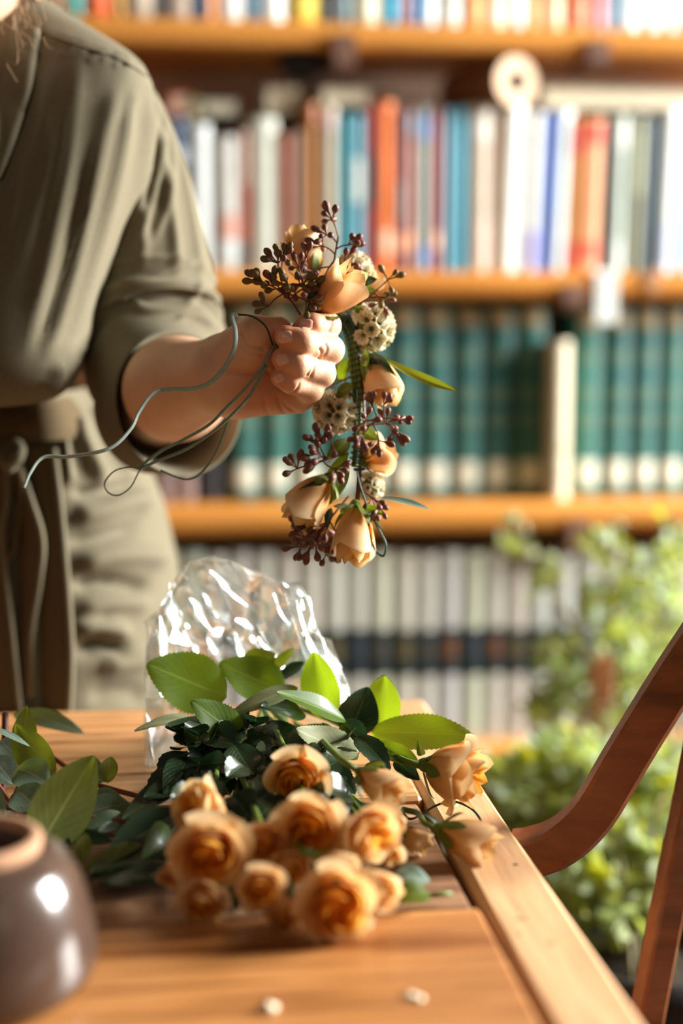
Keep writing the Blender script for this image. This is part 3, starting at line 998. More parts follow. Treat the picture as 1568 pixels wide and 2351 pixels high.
# hair
m_hair = mat('hair', (150, 104, 70), .45, .2, 80)
q = nrm(V2 - HEAD)
sel = ((V2 - HEAD) / np.array([.073, .092, .108]))
Vh, Fh = lathe([(.001, 1.08)] + [(1.1 * math.sin(t), 1.08 * math.cos(t)) for t in np.linspace(.15, 2.2, 14)], 28)
Vh = Vh * np.array([.078, .098, .114])
cut = (Vh[:, 1] < -.03) & (Vh[:, 2] < .055)
keep = [f for f in Fh if not any(cut[i] for i in f)]
hair = put('hair', HEAD + Vh + (0, .008, .004), keep, m_hair, person, True)
strand = []
def hs(pts, d, r=.00016):
    strand.append(tube(smooth_path([at(x, y, d + dd) for x, y, dd in pts], 16), r, 4, False))
zz = lambda p: [(x / 6.53, y / 6.53, d) for x, y, d in p]
for pts in ([(220, 10, 0), (280, 90, 0), (330, 170, .003), (380, 240, 0)], [(230, 0, 0), (330, 110, 0), (300, 200, 0), (150, 160, 0)],
            [(360, -20, 0), (500, 200, 0), (580, 420, 0), (590, 600, 0)], [(470, -20, 0), (540, 190, 0), (610, 330, 0), (600, 400, 0)],
            [(180, 200, 0), (240, 520, 0), (270, 800, 0), (240, 960, 0), (90, 905, 0)], [(200, 250, 0), (300, 560, 0), (345, 720, 0)],
            [(240, 500, 0), (260, 700, 0), (330, 770, 0), (405, 785, 0)], [(310, 470, 0), (400, 540, 0), (500, 570, 0), (575, 500, 0)],
            [(320, 440, 0), (420, 390, 0), (500, 440, 0), (560, 440, 0)], [(30, 320, 0), (110, 380, 0), (190, 425, 0)],
            [(100, 960, 0), (170, 1080, 0), (260, 1230, 0)], [(760, -20, 0), (800, 110, 0), (900, 60, 0), (980, 190, 0)],
            [(800, -20, 0), (900, 30, 0), (1050, 110, 0)], [(600, -20, 0), (660, 180, 0), (690, 300, 0)], [(430, 560, 0), (480, 680, 0), (545, 750, 0)],
            [(640, 560, 0), (720, 700, 0), (815, 735, 0)], [(1000, 240, .0), (1040, 130, 0), (1000, -10, 0)], [(1290, 110, 0), (1380, 250, 0), (1500, 270, 0), (1560, 250, 0)],
            [(350, 280, 0), (420, 350, 0), (560, 440, 0)], [(330, 610, 0), (380, 660, 0), (420, 680, 0)], [(60, 250, 0), (20, 420, 0), (60, 520, 0)]):
    hs([(x / 6.53, y / 6.53, d) for x, y, d in pts], 1.125)
for k in range(16):
    x = rnd.uniform(60, 330)
    hs([(x / 6.53 + 20, -5, 0), ((x + rnd.uniform(40, 120)) / 6.53, rnd.uniform(10, 30), 0), ((x + rnd.uniform(60, 220)) / 6.53, rnd.uniform(25, 70), 0)], 1.13)
hso = put('hair_strands', *merge(strand), mat('hair_strand', (214, 178, 140), .4), person, True)
hso['kind'] = 'stuff'

# ---- dress
def cloth_mat(name, c):
    m = mat(name, c, .9, .05, 300, .22, 1500, spec=.1, sheen=.04)
    return m
m_dress = cloth_mat('olive_linen', (110, 103, 83))
def ring_row(py, pxr, d, cxw, b, bb, aleft, n=2.3, seg=120, turn=0.0):
    E_ = at(pxr, py, d)
    a = E_[0] - cxw
    t = np.linspace(0, 2 * np.pi, seg, endpoint=False)
    c, s = np.cos(t), np.sin(t)
    x = np.where(c >= 0, a, aleft) * np.sign(c) * np.abs(c) ** (2 / n)
    y = np.where(s >= 0, -b, bb) * np.abs(s) ** (2 / n)
    return np.stack([cxw + x, E_[1] + y + turn * (a - x), np.full(seg, E_[2])], -1)
def interp_rows(rows, n):
    R = np.array(rows, float)
    return smooth_path(R, n)
# bodice: blouses over the waist, slopes up over the shoulder
bod = [(-70, 45, 1.235, .045, .05, .10), (-30, 78, 1.235, .055, .05, .11), (10, 115, 1.235, .062, .06, .13), (50, 172, 1.235, .072, .065, .15), (95, 245, 1.23, .08, .07, .16),
       (140, 312, 1.225, .088, .075, .165), (185, 343, 1.22, .092, .08, .165), (270, 343, 1.215, .10, .085, .165), (400, 322, 1.205, .108, .09, .165), (550, 272, 1.195, .11, .09, .16),
       (700, 216, 1.185, .112, .09, .155), (800, 190, 1.18, .112, .09, .15), (855, 178, 1.18, .11, .09, .15), (890, 160, 1.185, .105, .085, .145), (915, 120, 1.20, .10, .08, .13),
       (925, 60, 1.225, .09, .07, .12), (925, 20, 1.25, .075, .06, .11)]
R = interp_rows(bod, 90)
Vd = np.concatenate([ring_row(r[0], r[1], r[2], -.20, r[3], r[4], r[5], 3.2, 120, .30) for r in R])
Fd = grid_faces(90, 120, True)
folds = [([(345, 185), (330, 330), (300, 500), (232, 690), (175, 850)], 9, .009), ([(300, 250), (262, 440), (205, 640), (150, 800)], 16, .0045),
         ([(275, 200), (245, 300), (170, 620), (95, 870)], 18, .0035), ([(180, 110), (165, 330), (120, 560), (60, 800)], 16, .003),
         ([(110, 90), (85, 240), (45, 420), (5, 600)], 10, .003), ([(150, 200), (100, 420), (40, 620)], 14, .002), ([(205, 330), (150, 620), (90, 800)], 14, -.003),
         ([(320, 220), (300, 240), (285, 330)], 9, .003), ([(135, 830), (128, 870), (105, 900)], 14, .006)]
for k in range(9):                       # gathers along the yoke
    x = 105 + 24 * k + rnd.uniform(-4, 4)
    y = 78 + (x - 105) * .36
    folds.append(([(x - 6, y - 26), (x, y), (x - 6, y + 30)], 5, .0022))
Vd = fold(Vd, Fd, folds)
bodice = put('bodice', Vd, Fd, m_dress, person, True)
bvhd = BVHTree.FromPolygons([tuple(v) for v in Vd], Fd)
def on_cloth(bvh, pts, n, off):
    out = []
    for p in smooth_path(np.array(pts, float), n):
        q, nq = hit(bvh, *p)
        if q is not None:
            out.append(q + nq * off)
    return np.array(out)
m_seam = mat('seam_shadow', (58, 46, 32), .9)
yoke = on_cloth(bvhd, [(92, 70), (130, 88), (200, 112), (270, 135), (345, 180)], 40, .0006)
put('yoke_seam', *tube(yoke, .0011, 6), m_dress, bodice, True)
plk = on_cloth(bvhd, [(95, 72), (88, 120), (75, 210), (50, 290), (25, 360), (2, 415)], 30, .0002)
# wrap front band: a doubled strip along the neckline, its edge standing proud
L1 = on_cloth(bvhd, [(95, 72), (88, 120), (75, 210), (50, 290), (25, 360), (2, 415)], 30, .0032)
L2 = on_cloth(bvhd, [(34, 30), (26, 90), (16, 150), (4, 215), (1, 240), (1, 300)], 30, .0055)
if len(L1) == len(L2):
    rows_ = [L1 * (1 - t) + L2 * t for t in (0, .25, .5, .75, 1)]
    inner = on_cloth(bvhd, [(93, 74), (86, 120), (73, 210), (48, 290), (24, 360), (1, 412)], 30, -.001)
    V = np.concatenate([inner[:30]] + rows_) if len(inner) == 30 else np.concatenate(rows_)
    put('neckline_band', V, grid_faces(len(V) // 30, 30), m_dress, bodice, True)
put('band_edge', *tube(plk, .0011, 6), m_seam, bodice, True)
# sleeve: swept rings from armhole to rolled mouth
sl = [(225, 205, 1.235, .040), (252, 290, 1.24, .049), (285, 430, 1.245, .0555), (312, 560, 1.25, .0575), (325, 640, 1.25, .060), (335, 720, 1.245, .0615), (352, 800, 1.235, .062), (378, 884, 1.205, .0600), (414, 928, 1.165, .0575)]
S = smooth_path(np.array(sl), 100)
Pc = np.array([at(*s[:3]) for s in S])
T_, N_, B_ = frames(Pc, (1, 0, 0))
mouth_n = nrm(CR * .58 - CF * .78 + CU * .06)
wgt = np.clip((np.linspace(0, 1, 100) - .62) / .38, 0, 1)[:, None] ** 1.2
T_ = nrm(T_ * (1 - wgt) + mouth_n * wgt)
n = np.array([1.0, 0, 0])
for i in range(100):
    n = n - T_[i] * (n @ T_[i])
    n = n / np.linalg.norm(n)
    N_[i] = n
B_ = np.cross(T_, N_)
seg = 128
a = np.linspace(0, 2 * np.pi, seg, endpoint=False)
v = np.linspace(0, 1, 100)
rr = S[:, 3][:, None] * np.ones(seg)[None]
for a0, a1, amp, w, v0, v1 in ((.2, .9, .004, .10, .05, .6), (.7, 1.3, .0045, .09, .05, .6), (-.3, .2, .004, .12, .05, .6), (1.2, 1.8, .0045, .09, .06, .55), (1.7, 2.3, .005, .10, .08, .55),
                               (-.8, -.5, .004, .13, .1, .6), (2.3, 2.9, .004, .12, .1, .6), (3.4, 3.6, .004, .14, .1, .7), (4.2, 4.5, .004, .14, .1, .7)):
    ac = a0 + (a1 - a0) * v[:, None]
    dd = np.angle(np.exp(1j * (a[None] - ac)))
    win_ = np.clip((v - v0) * 8, 0, 1) * np.clip((v1 - v) * 8, 0, 1)
    rr += amp * np.exp(-(dd / w) ** 2) * win_[:, None]
for vc, amp, w, ph in ((.60, .0055, .02, .5), (.665, .005, .022, 1.2), (.74, .0045, .02, 2.2), (.80, .003, .018, .2), (.52, .003, .02, 2.8)):
    vv = vc + .03 * np.sin(a + ph)
    rr += amp * np.exp(-((v[:, None] - vv[None]) / w) ** 2)
rr += .0016 * np.clip((v - .955) * 60, 0, 1)[:, None]
Vs = (Pc[:, None] + rr[..., None] * (np.cos(a)[None, :, None] * N_[:, None] + np.sin(a)[None, :, None] * B_[:, None]))
# the mouth turns inward and runs back inside
inn = []
for k, (back, sh) in enumerate(((.001, .0015), (.006, .003), (.03, .004), (.05, .006))):
    c = Pc[-1] - T_[-1] * back
    inn.append(c + (rr[-1] - sh)[:, None] * (np.cos(a)[:, None] * N_[-1] + np.sin(a)[:, None] * B_[-1]))
Vs = np.concatenate([Vs.reshape(-1, 3), np.concatenate(inn)])
Fs = grid_faces(104, seg, True)
sfold = [([(350, 195), (345, 300), (318, 420), (285, 520)], 6, .003), ([(356, 200), (352, 320), (330, 430), (270, 590)], 6, .0035), ([(365, 220), (372, 330), (350, 450), (310, 570)], 8, .004),
         ([(375, 260), (395, 350), (390, 450), (350, 560)], 9, .003), ([(230, 662), (330, 640), (400, 620), (455, 600)], 9, .004), ([(270, 680), (350, 712), (430, 700), (470, 640)], 8, .0045), ([(400, 735), (450, 725), (500, 755)], 8, .003)]
Vs = fold(Vs, Fs, sfold)
put('sleeve', Vs, Fs, m_dress, person, True)
# skirt: crest at the front, turning away to the right
sk = [(890, 190, 1.418, .10, .09), (930, 240, 1.423, .11, .10), (980, 292, 1.433, .125, .12), (1040, 330, 1.443, .14, .14), (1100, 357, 1.453, .15, .15), (1200, 388, 1.458, .155, .16), (1300, 409, 1.463, .16, .16),
      (1420, 426, 1.468, .165, .16), (1560, 436, 1.468, .165, .16), (1720, 444, 1.468, .165, .16), (2400, 460, 1.468, .165, .16), (3000, 470, 1.468, .165, .16)]
R = interp_rows(sk, 110)
Vk = np.concatenate([ring_row(r[0], r[1], r[2], -.115, r[3], r[4], .24 if r[0] > 1000 else .2, 1.9, 140) for r in R])
Fk = grid_faces(110, 140, True)
kf = [([(170, 950), (190, 1020), (240, 1120)], 12, .008), ([(215, 930), (250, 1000), (300, 1090)], 9, .008), ([(265, 935), (290, 990), (330, 1060)], 7, .007), ([(140, 960), (150, 1060), (160, 1110)], 9, .007),
      ([(160, 1185), (230, 1175), (300, 1150), (355, 1160)], 20, .007), ([(165, 1130), (240, 1128), (330, 1105)], 10, -.007), ([(150, 1245), (240, 1235), (330, 1205)], 11, -.006), ([(165, 1300), (240, 1280), (320, 1275), (390, 1290)], 22, .008),
      ([(165, 1345), (230, 1335), (300, 1342), (345, 1355)], 11, -.011), ([(170, 1400), (260, 1385), (350, 1390)], 16, .006), ([(170, 1425), (260, 1420)], 10, -.004), ([(165, 1440), (230, 1440), (300, 1465)], 16, .010),
      ([(180, 1490), (240, 1480), (300, 1495)], 13, -.012), ([(230, 1530), (290, 1520), (350, 1510)], 18, .008), ([(200, 1600), (280, 1590), (340, 1600)], 16, -.006)]
Vk = fold(Vk, Fk, [(p_, w_ * 1.1, a_ * 1.5) for p_, w_, a_ in kf])
skirt = put('skirt', Vk, Fk, m_dress, person, True)
# waistband, knot and hanging sash ends
m_tie = cloth_mat('olive_sash', (88, 74, 52))
belt_rows = [(905, 175, 1.385, .105), (935, 205, 1.39, .115), (965, 225, 1.395, .12), (990, 228, 1.40, .12)]
Vw = np.concatenate([ring_row(r[0], r[1], r[2], -.12, r[3], .10, .2, 2.0, 100) for r in interp_rows(belt_rows, 10)])
sash = put('sash', Vw, grid_faces(10, 100, True), m_tie, person, True)
def ribbon(L, Rr, thick, n=40, m=m_tie, hem=.0013, name='sash_end'):
    """strip between two pixel-depth polylines with a rolled hem along its lit edge"""
    A = smooth_path([at(*p) for p in L], n)
    B = smooth_path([at(*p) for p in Rr], n)
    rows_ = []
    for t in np.linspace(0, 1, 9):
        bulge = .004 * math.sin(t * math.pi)
        rows_.append(A * (1 - t) + B * t - CF * bulge)
    front = np.concatenate(rows_)
    nrm_ = vnormals(front, grid_faces(9, n))
    back = front + CF * thick
    Fq = grid_faces(9, n)
    V = np.concatenate([front, back])
    N9 = 9 * n
    Fc = Fq + [tuple(N9 + i for i in f)[::-1] for f in Fq]
    for j in range(n - 1):
        Fc.append((j + 1, j, N9 + j, N9 + j + 1))
        k0 = 8 * n
        Fc.append((k0 + j, k0 + j + 1, N9 + k0 + j + 1, N9 + k0 + j))
    o = put(name, V, Fc, m, sash, True)
    put('hem', *tube(B, hem * 1.25, 8), m_dress, o, True)
    return o
DZ = 1.276
ribbon([(60, 1045, DZ), (70, 1200, DZ), (88, 1400, DZ), (95, 1660, DZ)], [(122, 1030, DZ - .004), (140, 1180, DZ - .006), (158, 1400, DZ - .004), (163, 1520, DZ - .006), (157, 1660, DZ - .004)], .002, hem=.0030)
ribbon([(20, 1060, DZ - .006), (40, 1200, DZ - .006), (42, 1400, DZ), (42, 1600, DZ)], [(44, 1070, DZ - .010), (72, 1150, DZ - .014), (97, 1240, DZ - .014), (90, 1340, DZ - .010), (72, 1460, DZ - .008), (72, 1600, DZ - .006)], .002, hem=.0024)
ribbon([(-60, 1060, DZ - .008), (-70, 1300, DZ - .006), (-60, 1660, DZ - .006)], [(12, 1065, DZ - .014), (16, 1150, DZ - .014), (4, 1230, DZ - .014), (24, 1420, DZ - .012), (46, 1640, DZ - .012)], .002, hem=.0022)
ribbon([(75, 1050, DZ + .004), (80, 1120, DZ + .004), (85, 1200, DZ + .004)], [(98, 1045, DZ), (97, 1110, DZ), (101, 1200, DZ)], .002, 20, hem=.0018)
kn = [at(x, y, DZ - .016 + dz) for x, y, dz in ((5, 1040, .004), (20, 1065, -.004), (42, 1050, -.006), (45, 1028, .004), (28, 1020, .008), (8, 1055, 0), (30, 1080, -.004))]
put('knot', *tube(smooth_path(kn, 40), .0052, 10), m_dress, sash, True)
lp = [at(x, y, DZ - .012) for x, y in ((36, 1070), (48, 1110), (44, 1190), (30, 1260), (14, 1262), (12, 1180), (24, 1100), (34, 1070))]
put('bow_loop', *tube(smooth_path(lp, 40), .0022, 8, flat=(1, 2.4)), m_tie, sash, True)
# folds of the blouse gathered into the waist
put('waist_gather', *tube(smooth_path([at(x, y, 1.30) for x, y in ((10, 960), (60, 975), (95, 990), (128, 955), (133, 1010))], 24), [.006 + .004 * math.sin(i / 3) for i in range(24)], 10), m_tie, sash, True)

# ================================================================== FLOWERS AND LEAVES
m_pet_in = petal_mat('petal_heart', (252, 168, 24), (250, 192, 80), .5)
m_pet_out = petal_mat('petal_outer', (244, 168, 60), (246, 208, 144), .42)
m_pet_pale = petal_mat('petal_pale', (246, 188, 102), (250, 222, 174), .44)
m_sepal = leaf_mat('sepal', (112, 128, 34), (150, 160, 70), .5, .35)
m_stem = mat('green_stem', (92, 112, 38), .5, .15, 60)
m_leafA = leaf_mat('rose_leaf', (74, 108, 20), (128, 150, 60), .42, .45, tcol=(150, 176, 26), coat=.1)
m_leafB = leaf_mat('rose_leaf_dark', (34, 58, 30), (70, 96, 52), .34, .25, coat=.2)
m_leafC = leaf_mat('rose_leaf_underside', (152, 158, 112), (176, 180, 136), .6, .3)
m_euc = leaf_mat('eucalyptus_leaf', (112, 132, 106), (160, 160, 118), .5, .3, tcol=(130, 150, 60), patch=(90, 114, 96))
m_euc2 = leaf_mat('eucalyptus_leaf_green', (112, 124, 52), (156, 158, 88), .5, .4, tcol=(150, 160, 30), patch=(86, 98, 40))
m_euc3 = leaf_mat('eucalyptus_leaf_blue', (140, 166, 148), (180, 196, 170), .45, .25)
m_twig = mat('red_twig', (128, 70, 42), .55, .2, 50)
m_berry = mat('berry', (136, 88, 72), .5, .2, 200, spec=.35, col2=(100, 60, 48))
m_berry_g = mat('berry_green', (132, 112, 58), .55, .2, 200, spec=.3, col2=(96, 70, 46))

def petal(R, H, W, th0, flare, curl, spiral, tipdip, nu=9, nv=8, wav=0.0, seed=0, base=0.12):
    """one cupped petal about the z axis; returns verts, faces, uv"""
    rs = random.Random(seed)
    ph = rs.uniform(0, 6)
    V, UV = [], []
    for i in range(nu):
        u = -1 + 2 * i / (nu - 1)
        for j in range(nv):
            v = j / (nv - 1)
            wv = W * (0.35 + 0.65 * math.sin(math.pi * (0.12 + 0.55 * v)))
            r = R * (base + (1 - base) * (1 - (1 - v) ** 2.3))
            zz_ = H * v ** 1.15
            e = max(0, v - .55) / .45
            r += flare * e ** 2 + R * wav * math.sin(3 * u + ph) * v
            zz_ -= curl * e ** 3
            zz_ -= H * tipdip * (abs(u) ** 2.6) * v
            zz_ += H * .12 * (1 - abs(u)) ** 1.5 * e ** 2
            r -= R * .10 * abs(u) ** 2 * e * (1 if flare > .05 else 0)
            r *= 1 + spiral * u
            r += R * .05 * (1 - abs(u)) * e
            t = th0 + wv * u
            V.append((r * math.cos(t), r * math.sin(t), zz_))
            UV.append((u / 2 + .5, v * (1 - .10 * u * u)))
    return np.array(V), grid_faces(nu, nv), UV

def rose_model(kind, s=1.0, seed=0):
    """list of (part name, mesh) for a rose head of about unit radius, foot at the origin, opening to +z"""
    rs = random.Random(seed)
    parts = []
    if kind == 'open':
        layers = [(3, .17, 1.10, 1.35, -.11, 0, .40, m_pet_in), (3, .30, 1.15, 1.15, -.11, 0, .24, m_pet_in), (4, .43, 1.18, .98, -.07, .0, .20, m_pet_in), (4, .56, 1.18, .95, .0, .02, .18, m_pet_in),
                  (5, .68, 1.10, .76, .08, .05, .14, m_pet_out), (5, .79, .98, .74, .18, .12, .10, m_pet_out), (5, .86, .80, .76, .36, .22, .06, m_pet_pale)]
    elif kind == 'half':
        layers = [(3, .14, 1.28, 1.4, -.10, 0, .42, m_pet_in), (3, .27, 1.34, 1.2, -.12, 0, .25, m_pet_in), (3, .40, 1.40, 1.15, -.10, .0, .18, m_pet_in),
                  (4, .54, 1.40, 1.0, .0, .03, .16, m_pet_out), (4, .64, 1.34, .95, .12, .10, .12, m_pet_out), (4, .73, 1.20, .92, .26, .26, .08, m_pet_pale)]
    else:
        layers = [(3, .16, 1.5, 1.5, -.04, 0, .45, m_pet_in), (3, .34, 1.62, 1.4, -.12, 0, .28, m_pet_out), (3, .50, 1.62, 1.3, -.12, 0, .20, m_pet_out),
                  (3, .60, 1.50, 1.25, .06, .10, .12, m_pet_pale)]
    th = rs.uniform(0, 6)
    for li, (n, R_, H_, W_, fl, cu, sp_, mm) in enumerate(layers):
        th += 2.4
        for k in range(n):
            a = th + 2 * math.pi * k / n + rs.uniform(-.14, .14)
            V, Fc, UV = petal(R_ * rs.uniform(.96, 1.05), H_ * rs.uniform(.95, 1.05), W_, a, fl * rs.uniform(.7, 1.3), cu * rs.uniform(.6, 1.4), sp_, rs.uniform(.10, .22),
                              wav=.05, seed=rs.randrange(9999))
            parts.append(('petal', mesh_data('petal', V, Fc, mm, True, UV)))
    for k in range(5):
        a = th + 2 * math.pi * k / 5
        L, w = .85, .17
        drop = rs.uniform(-.2, .35)
        V, UV = [], []
        for i in range(6):
            t = i / 5
            rr_ = .20 + .62 * math.sin(t * 1.5) * (.6 + drop)
            z_ = -.02 + t * L * (.8 - drop)
            ww = w * math.sin(math.pi * (.18 + .80 * t)) + .004
            for s_ in (-1, 0, 1):
                V.append((rr_ * math.cos(a) - s_ * ww * math.sin(a), rr_ * math.sin(a) + s_ * ww * math.cos(a), z_ + .05 * abs(s_)))
                UV.append((.5 + s_ / 2, t))
        parts.append(('sepal', mesh_data('sepal', np.array(V), grid_faces(6, 3), m_sepal, True, UV)))
    V, Fc = lathe([(.001, -.20), (.10, -.18), (.17, -.08), (.20, .02), (.17, .10), (.02, .14)], 12)
    parts.append(('hip', mesh_data('hip', V, Fc, m_stem, True)))
    return parts
ROSES = {k: [rose_model(k, seed=10 * i + j) for j in range(3)] for i, k in enumerate(('open', 'half', 'bud'))}

def rose_head(parent, foot, axis, r, kind, roll=0.0, var=0, as_part=None):
    """petals, sepals and hip as children; as_part groups them under one part (sub-parts)"""
    q = look_rot(axis, roll)
    base = Vector(foot) - Vector(wpos(parent))
    if as_part:
        host = bpy.data.objects.new(as_part, None)
        COL.objects.link(host)
        host.empty_display_size = .01
        host.parent = parent
        host.location = base
        host.rotation_mode = 'QUATERNION'
        host.rotation_quaternion = q
        host.scale = (r, r, r)
        for nme, me in ROSES[kind][var % 3]:
            add(nme, me, host)
        return host
    for nme, me in ROSES[kind][var % 3]:
        o = add(nme, me, parent, base)
        o.rotation_mode = 'QUATERNION'
        o.rotation_quaternion = q
        o.scale = (r, r, r)

def leaf_verts(base, tip, normal, width, kind='rose', curl=0.12, foldup=0.25, nl=None, twist=0.0, wmax=.42):
    """blade between two points; serrated for roses, smooth for eucalyptus"""
    base, tip, normal = np.array(base, float), np.array(tip, float), np.array(normal, float)
    ax = tip - base
    L = np.linalg.norm(ax)
    T = ax / L
    Nn = nrm(normal - T * (normal @ T))
    B = np.cross(Nn, T)
    nl = nl or (45 if kind == 'rose' else 15)
    V, UV = [], []
    us = (-1, -.6, -.25, 0, .25, .6, 1)
    for i in range(nl):
        t = i / (nl - 1)
        # outline with its widest place at wmax
        x = t ** (math.log(.5) / math.log(wmax))
        w = math.sin(math.pi * x) ** (.72 if kind == 'rose' else .75)
        w = width / 2 * w
        tw = twist * t
        Bt = B * math.cos(tw) + Nn * math.sin(tw)
        Nt = Nn * math.cos(tw) - B * math.sin(tw)
        c = base + T * (L * t) + Nn * (curl * L * (math.sin(math.pi * t) - .6 * t * t))
        for u in us:
            ww = w * u
            if kind == 'rose' and abs(u) == 1 and 0 < i < nl - 1:
                ww *= 1.03 if i % 2 else .97
                c2 = c + T * (L / nl * .35 * (i % 2))
            else:
                c2 = c
            V.append(c2 + Bt * ww + Nt * (foldup * abs(ww) + .03 * width * math.sin(9 * t + 2 * u) * abs(u)))
            UV.append((u / 2 + .5, t))
    return np.array(V), grid_faces(nl, len(us)), UV

def leaf(parent, base, tip, normal, width, m, kind='rose', name='leaf', **kw):
    V, Fc, UV = leaf_verts(base, tip, normal, width, kind, **kw)
    return put(name, V, Fc, m, parent, True, UV)

# ------------------------------------------------------------------ garland in the hand
gar = thing('flower_garland', tuple(at(820, 1262, 1.06)), 'hanging garland of peach roses, berries and seed heads bound with green wire', 'garland')
GD = 1.062
# stem bundle
bundle = [(640, 800, 1.020), (668, 765, 1.030), (705, 728, 1.045), (760, 718, 1.055), (797, 742, GD), (815, 810, GD), (822, 900, GD), (823, 1000, GD), (816, 1090, GD), (814, 1150, GD)]
bp_ = smooth_path([at(*p) for p in bundle], 60)
offs = [(-.003, 0, 0), (.0026, .001, 0), (0, -.003, .001), (.001, .0028, 0), (-.0012, -.0012, 0)]
for k, (ox, oy, oz) in enumerate(offs):
    P = bp_ + np.array([ox, oy, oz])
    P = P + .0010 * np.sin(np.linspace(0, 9, 60) + k)[:, None] * np.array([1, .6, 0])
    end = 60 if k in (1,) else 52 - 3 * k
    put('stem', *tube(P[:end], .0017 + .0004 * (k % 2), 8), m_stem if k % 2 == 0 else m_twig, gar, True)
# green binding wire spiralling round the bundle
m_wire = mat('green_wire', (34, 66, 58), .45, .3, 300)
m_wire_l = mat('grey_green_wire', (120, 140, 124), .45, .15, 300)
T_, N_, B_ = frames(bp_[24:52])
Pw = []
for i in range(420):
    s = i / 419 * 27
    k = min(int(s), 26)
    c = bp_[24 + k] + (bp_[25 + k] - bp_[24 + k]) * (s - k)
    a = i * .42
    Pw.append(c + (.0052 + .0006 * math.sin(i * .37)) * (N_[k] * math.cos(a) + B_[k] * math.sin(a)))
put('binding_wire', *tube(Pw, .00058, 5), m_wire, gar, True)
kn = [at(x, y, 1.052 + .003 * math.sin(i * 2.1)) for i, (x, y) in enumerate(((778, 722), (795, 735), (785, 748), (800, 728), (808, 750), (790, 742), (806, 765), (812, 748), (798, 722)))]
put('wire_knot', *tube(smooth_path(kn, 70), .0009, 6), m_wire, gar, True)
def wire(pts, r=.0008, m=m_wire, n=60):
    return put('wire', *tube(smooth_path([at(*p) for p in pts], n), r, 6), m, gar, True)
wire([(625, 800, 1.012), (600, 845, 1.008), (560, 895, 1.008), (520, 935, 1.01), (480, 975, 1.015), (420, 1010, 1.03), (370, 1035, 1.04), (330, 1065, 1.045), (322, 1076, 1.045)], .0011, m_wire_l)
wire([(612, 838, 1.010), (575, 905, 1.006), (535, 950, 1.008), (490, 990, 1.014), (430, 1030, 1.03), (370, 1055, 1.04), (335, 1070, 1.045), (322, 1077, 1.045)], .0011, m_wire_l)
wire([(330, 1068, 1.045), (318, 1085, 1.045), (300, 1118, 1.045), (272, 1137, 1.045), (248, 1130, 1.045), (241, 1108, 1.045), (262, 1082, 1.045), (295, 1073, 1.045), (322, 1077, 1.045)], .0006, mat('bare_wire', (96, 74, 56), .5))
wire([(522, 968, 1.03), (512, 1000, 1.03), (490, 1050, 1.035), (462, 1085, 1.04), (435, 1100, 1.04), (405, 1095, 1.05), (370, 1080, 1.06)], .0009, m_wire_l)
wire([(626, 792, 1.016), (610, 750, 1.010), (580, 727, 1.008), (545, 722, 1.005)], .00075, m_wire)
# flat paper-covered wire end that curls towards the camera and trails off to the left
fw = smooth_path([at(*p) for p in ((545, 722, 1.005), (533, 726, 1.003), (541, 760, 1.0), (538, 800, .998), (515, 845, .998), (480, 880, .998), (440, 893, .998), (385, 895, .998), (350, 905, .99), (320, 945, .985), (300, 985, .98), (250, 1030, .975), (160, 1048, .97), (100, 1050, .965), (70, 1085, .96), (55, 1120, .96))], 110)
put('paper_ribbon', *tube(fw, .0019, 8, flat=(1.0, .45)), mat('grey_paper_wire', (150, 166, 156), .5, .1, 200), gar, True)
wire([(818, 1075, 1.052), (825, 1110, 1.05), (840, 1155, 1.048), (848, 1180, 1.046), (846, 1215, 1.045), (860, 1260, 1.045), (880, 1277, 1.045), (886, 1250, 1.045), (872, 1220, 1.046), (852, 1185, 1.047)], .0008)
wire([(812, 1078, 1.052), (825, 1078, 1.05), (840, 1076, 1.05)], .0011, m_wire, 8)
# roses of the garland: foot px, tip px, radius px
def grose(fx, fy, fd, tx, ty, td, rpx, kind, roll=0, var=0):
    f_, t_ = at(fx, fy, fd), at(tx, ty, td)
    rose_head(gar, f_, t_ - f_, rpx * {'bud': 1.38, 'half': 1.2}[kind] * fd / FPX, kind, roll, var, 'rose_head')
grose(716, 640, 1.062, 688, 560, 1.058, 50, 'bud', .4, 0)
grose(726, 716, 1.034, 812, 632, 1.022, 57, 'bud', 1.1, 1)
grose(846, 822, 1.058, 888, 905, 1.050, 50, 'bud', 2.0, 2)
grose(832, 1062, 1.060, 905, 1030, 1.075, 44, 'half', .3, 0)
grose(752, 1098, 1.052, 700, 1168, 1.046, 54, 'bud', 1.5, 1)
grose(815, 1162, 1.050, 810, 1262, 1.040, 56, 'bud', .2, 2)
grose(832, 668, 1.072, 870, 640, 1.075, 24, 'bud', .8, 0)
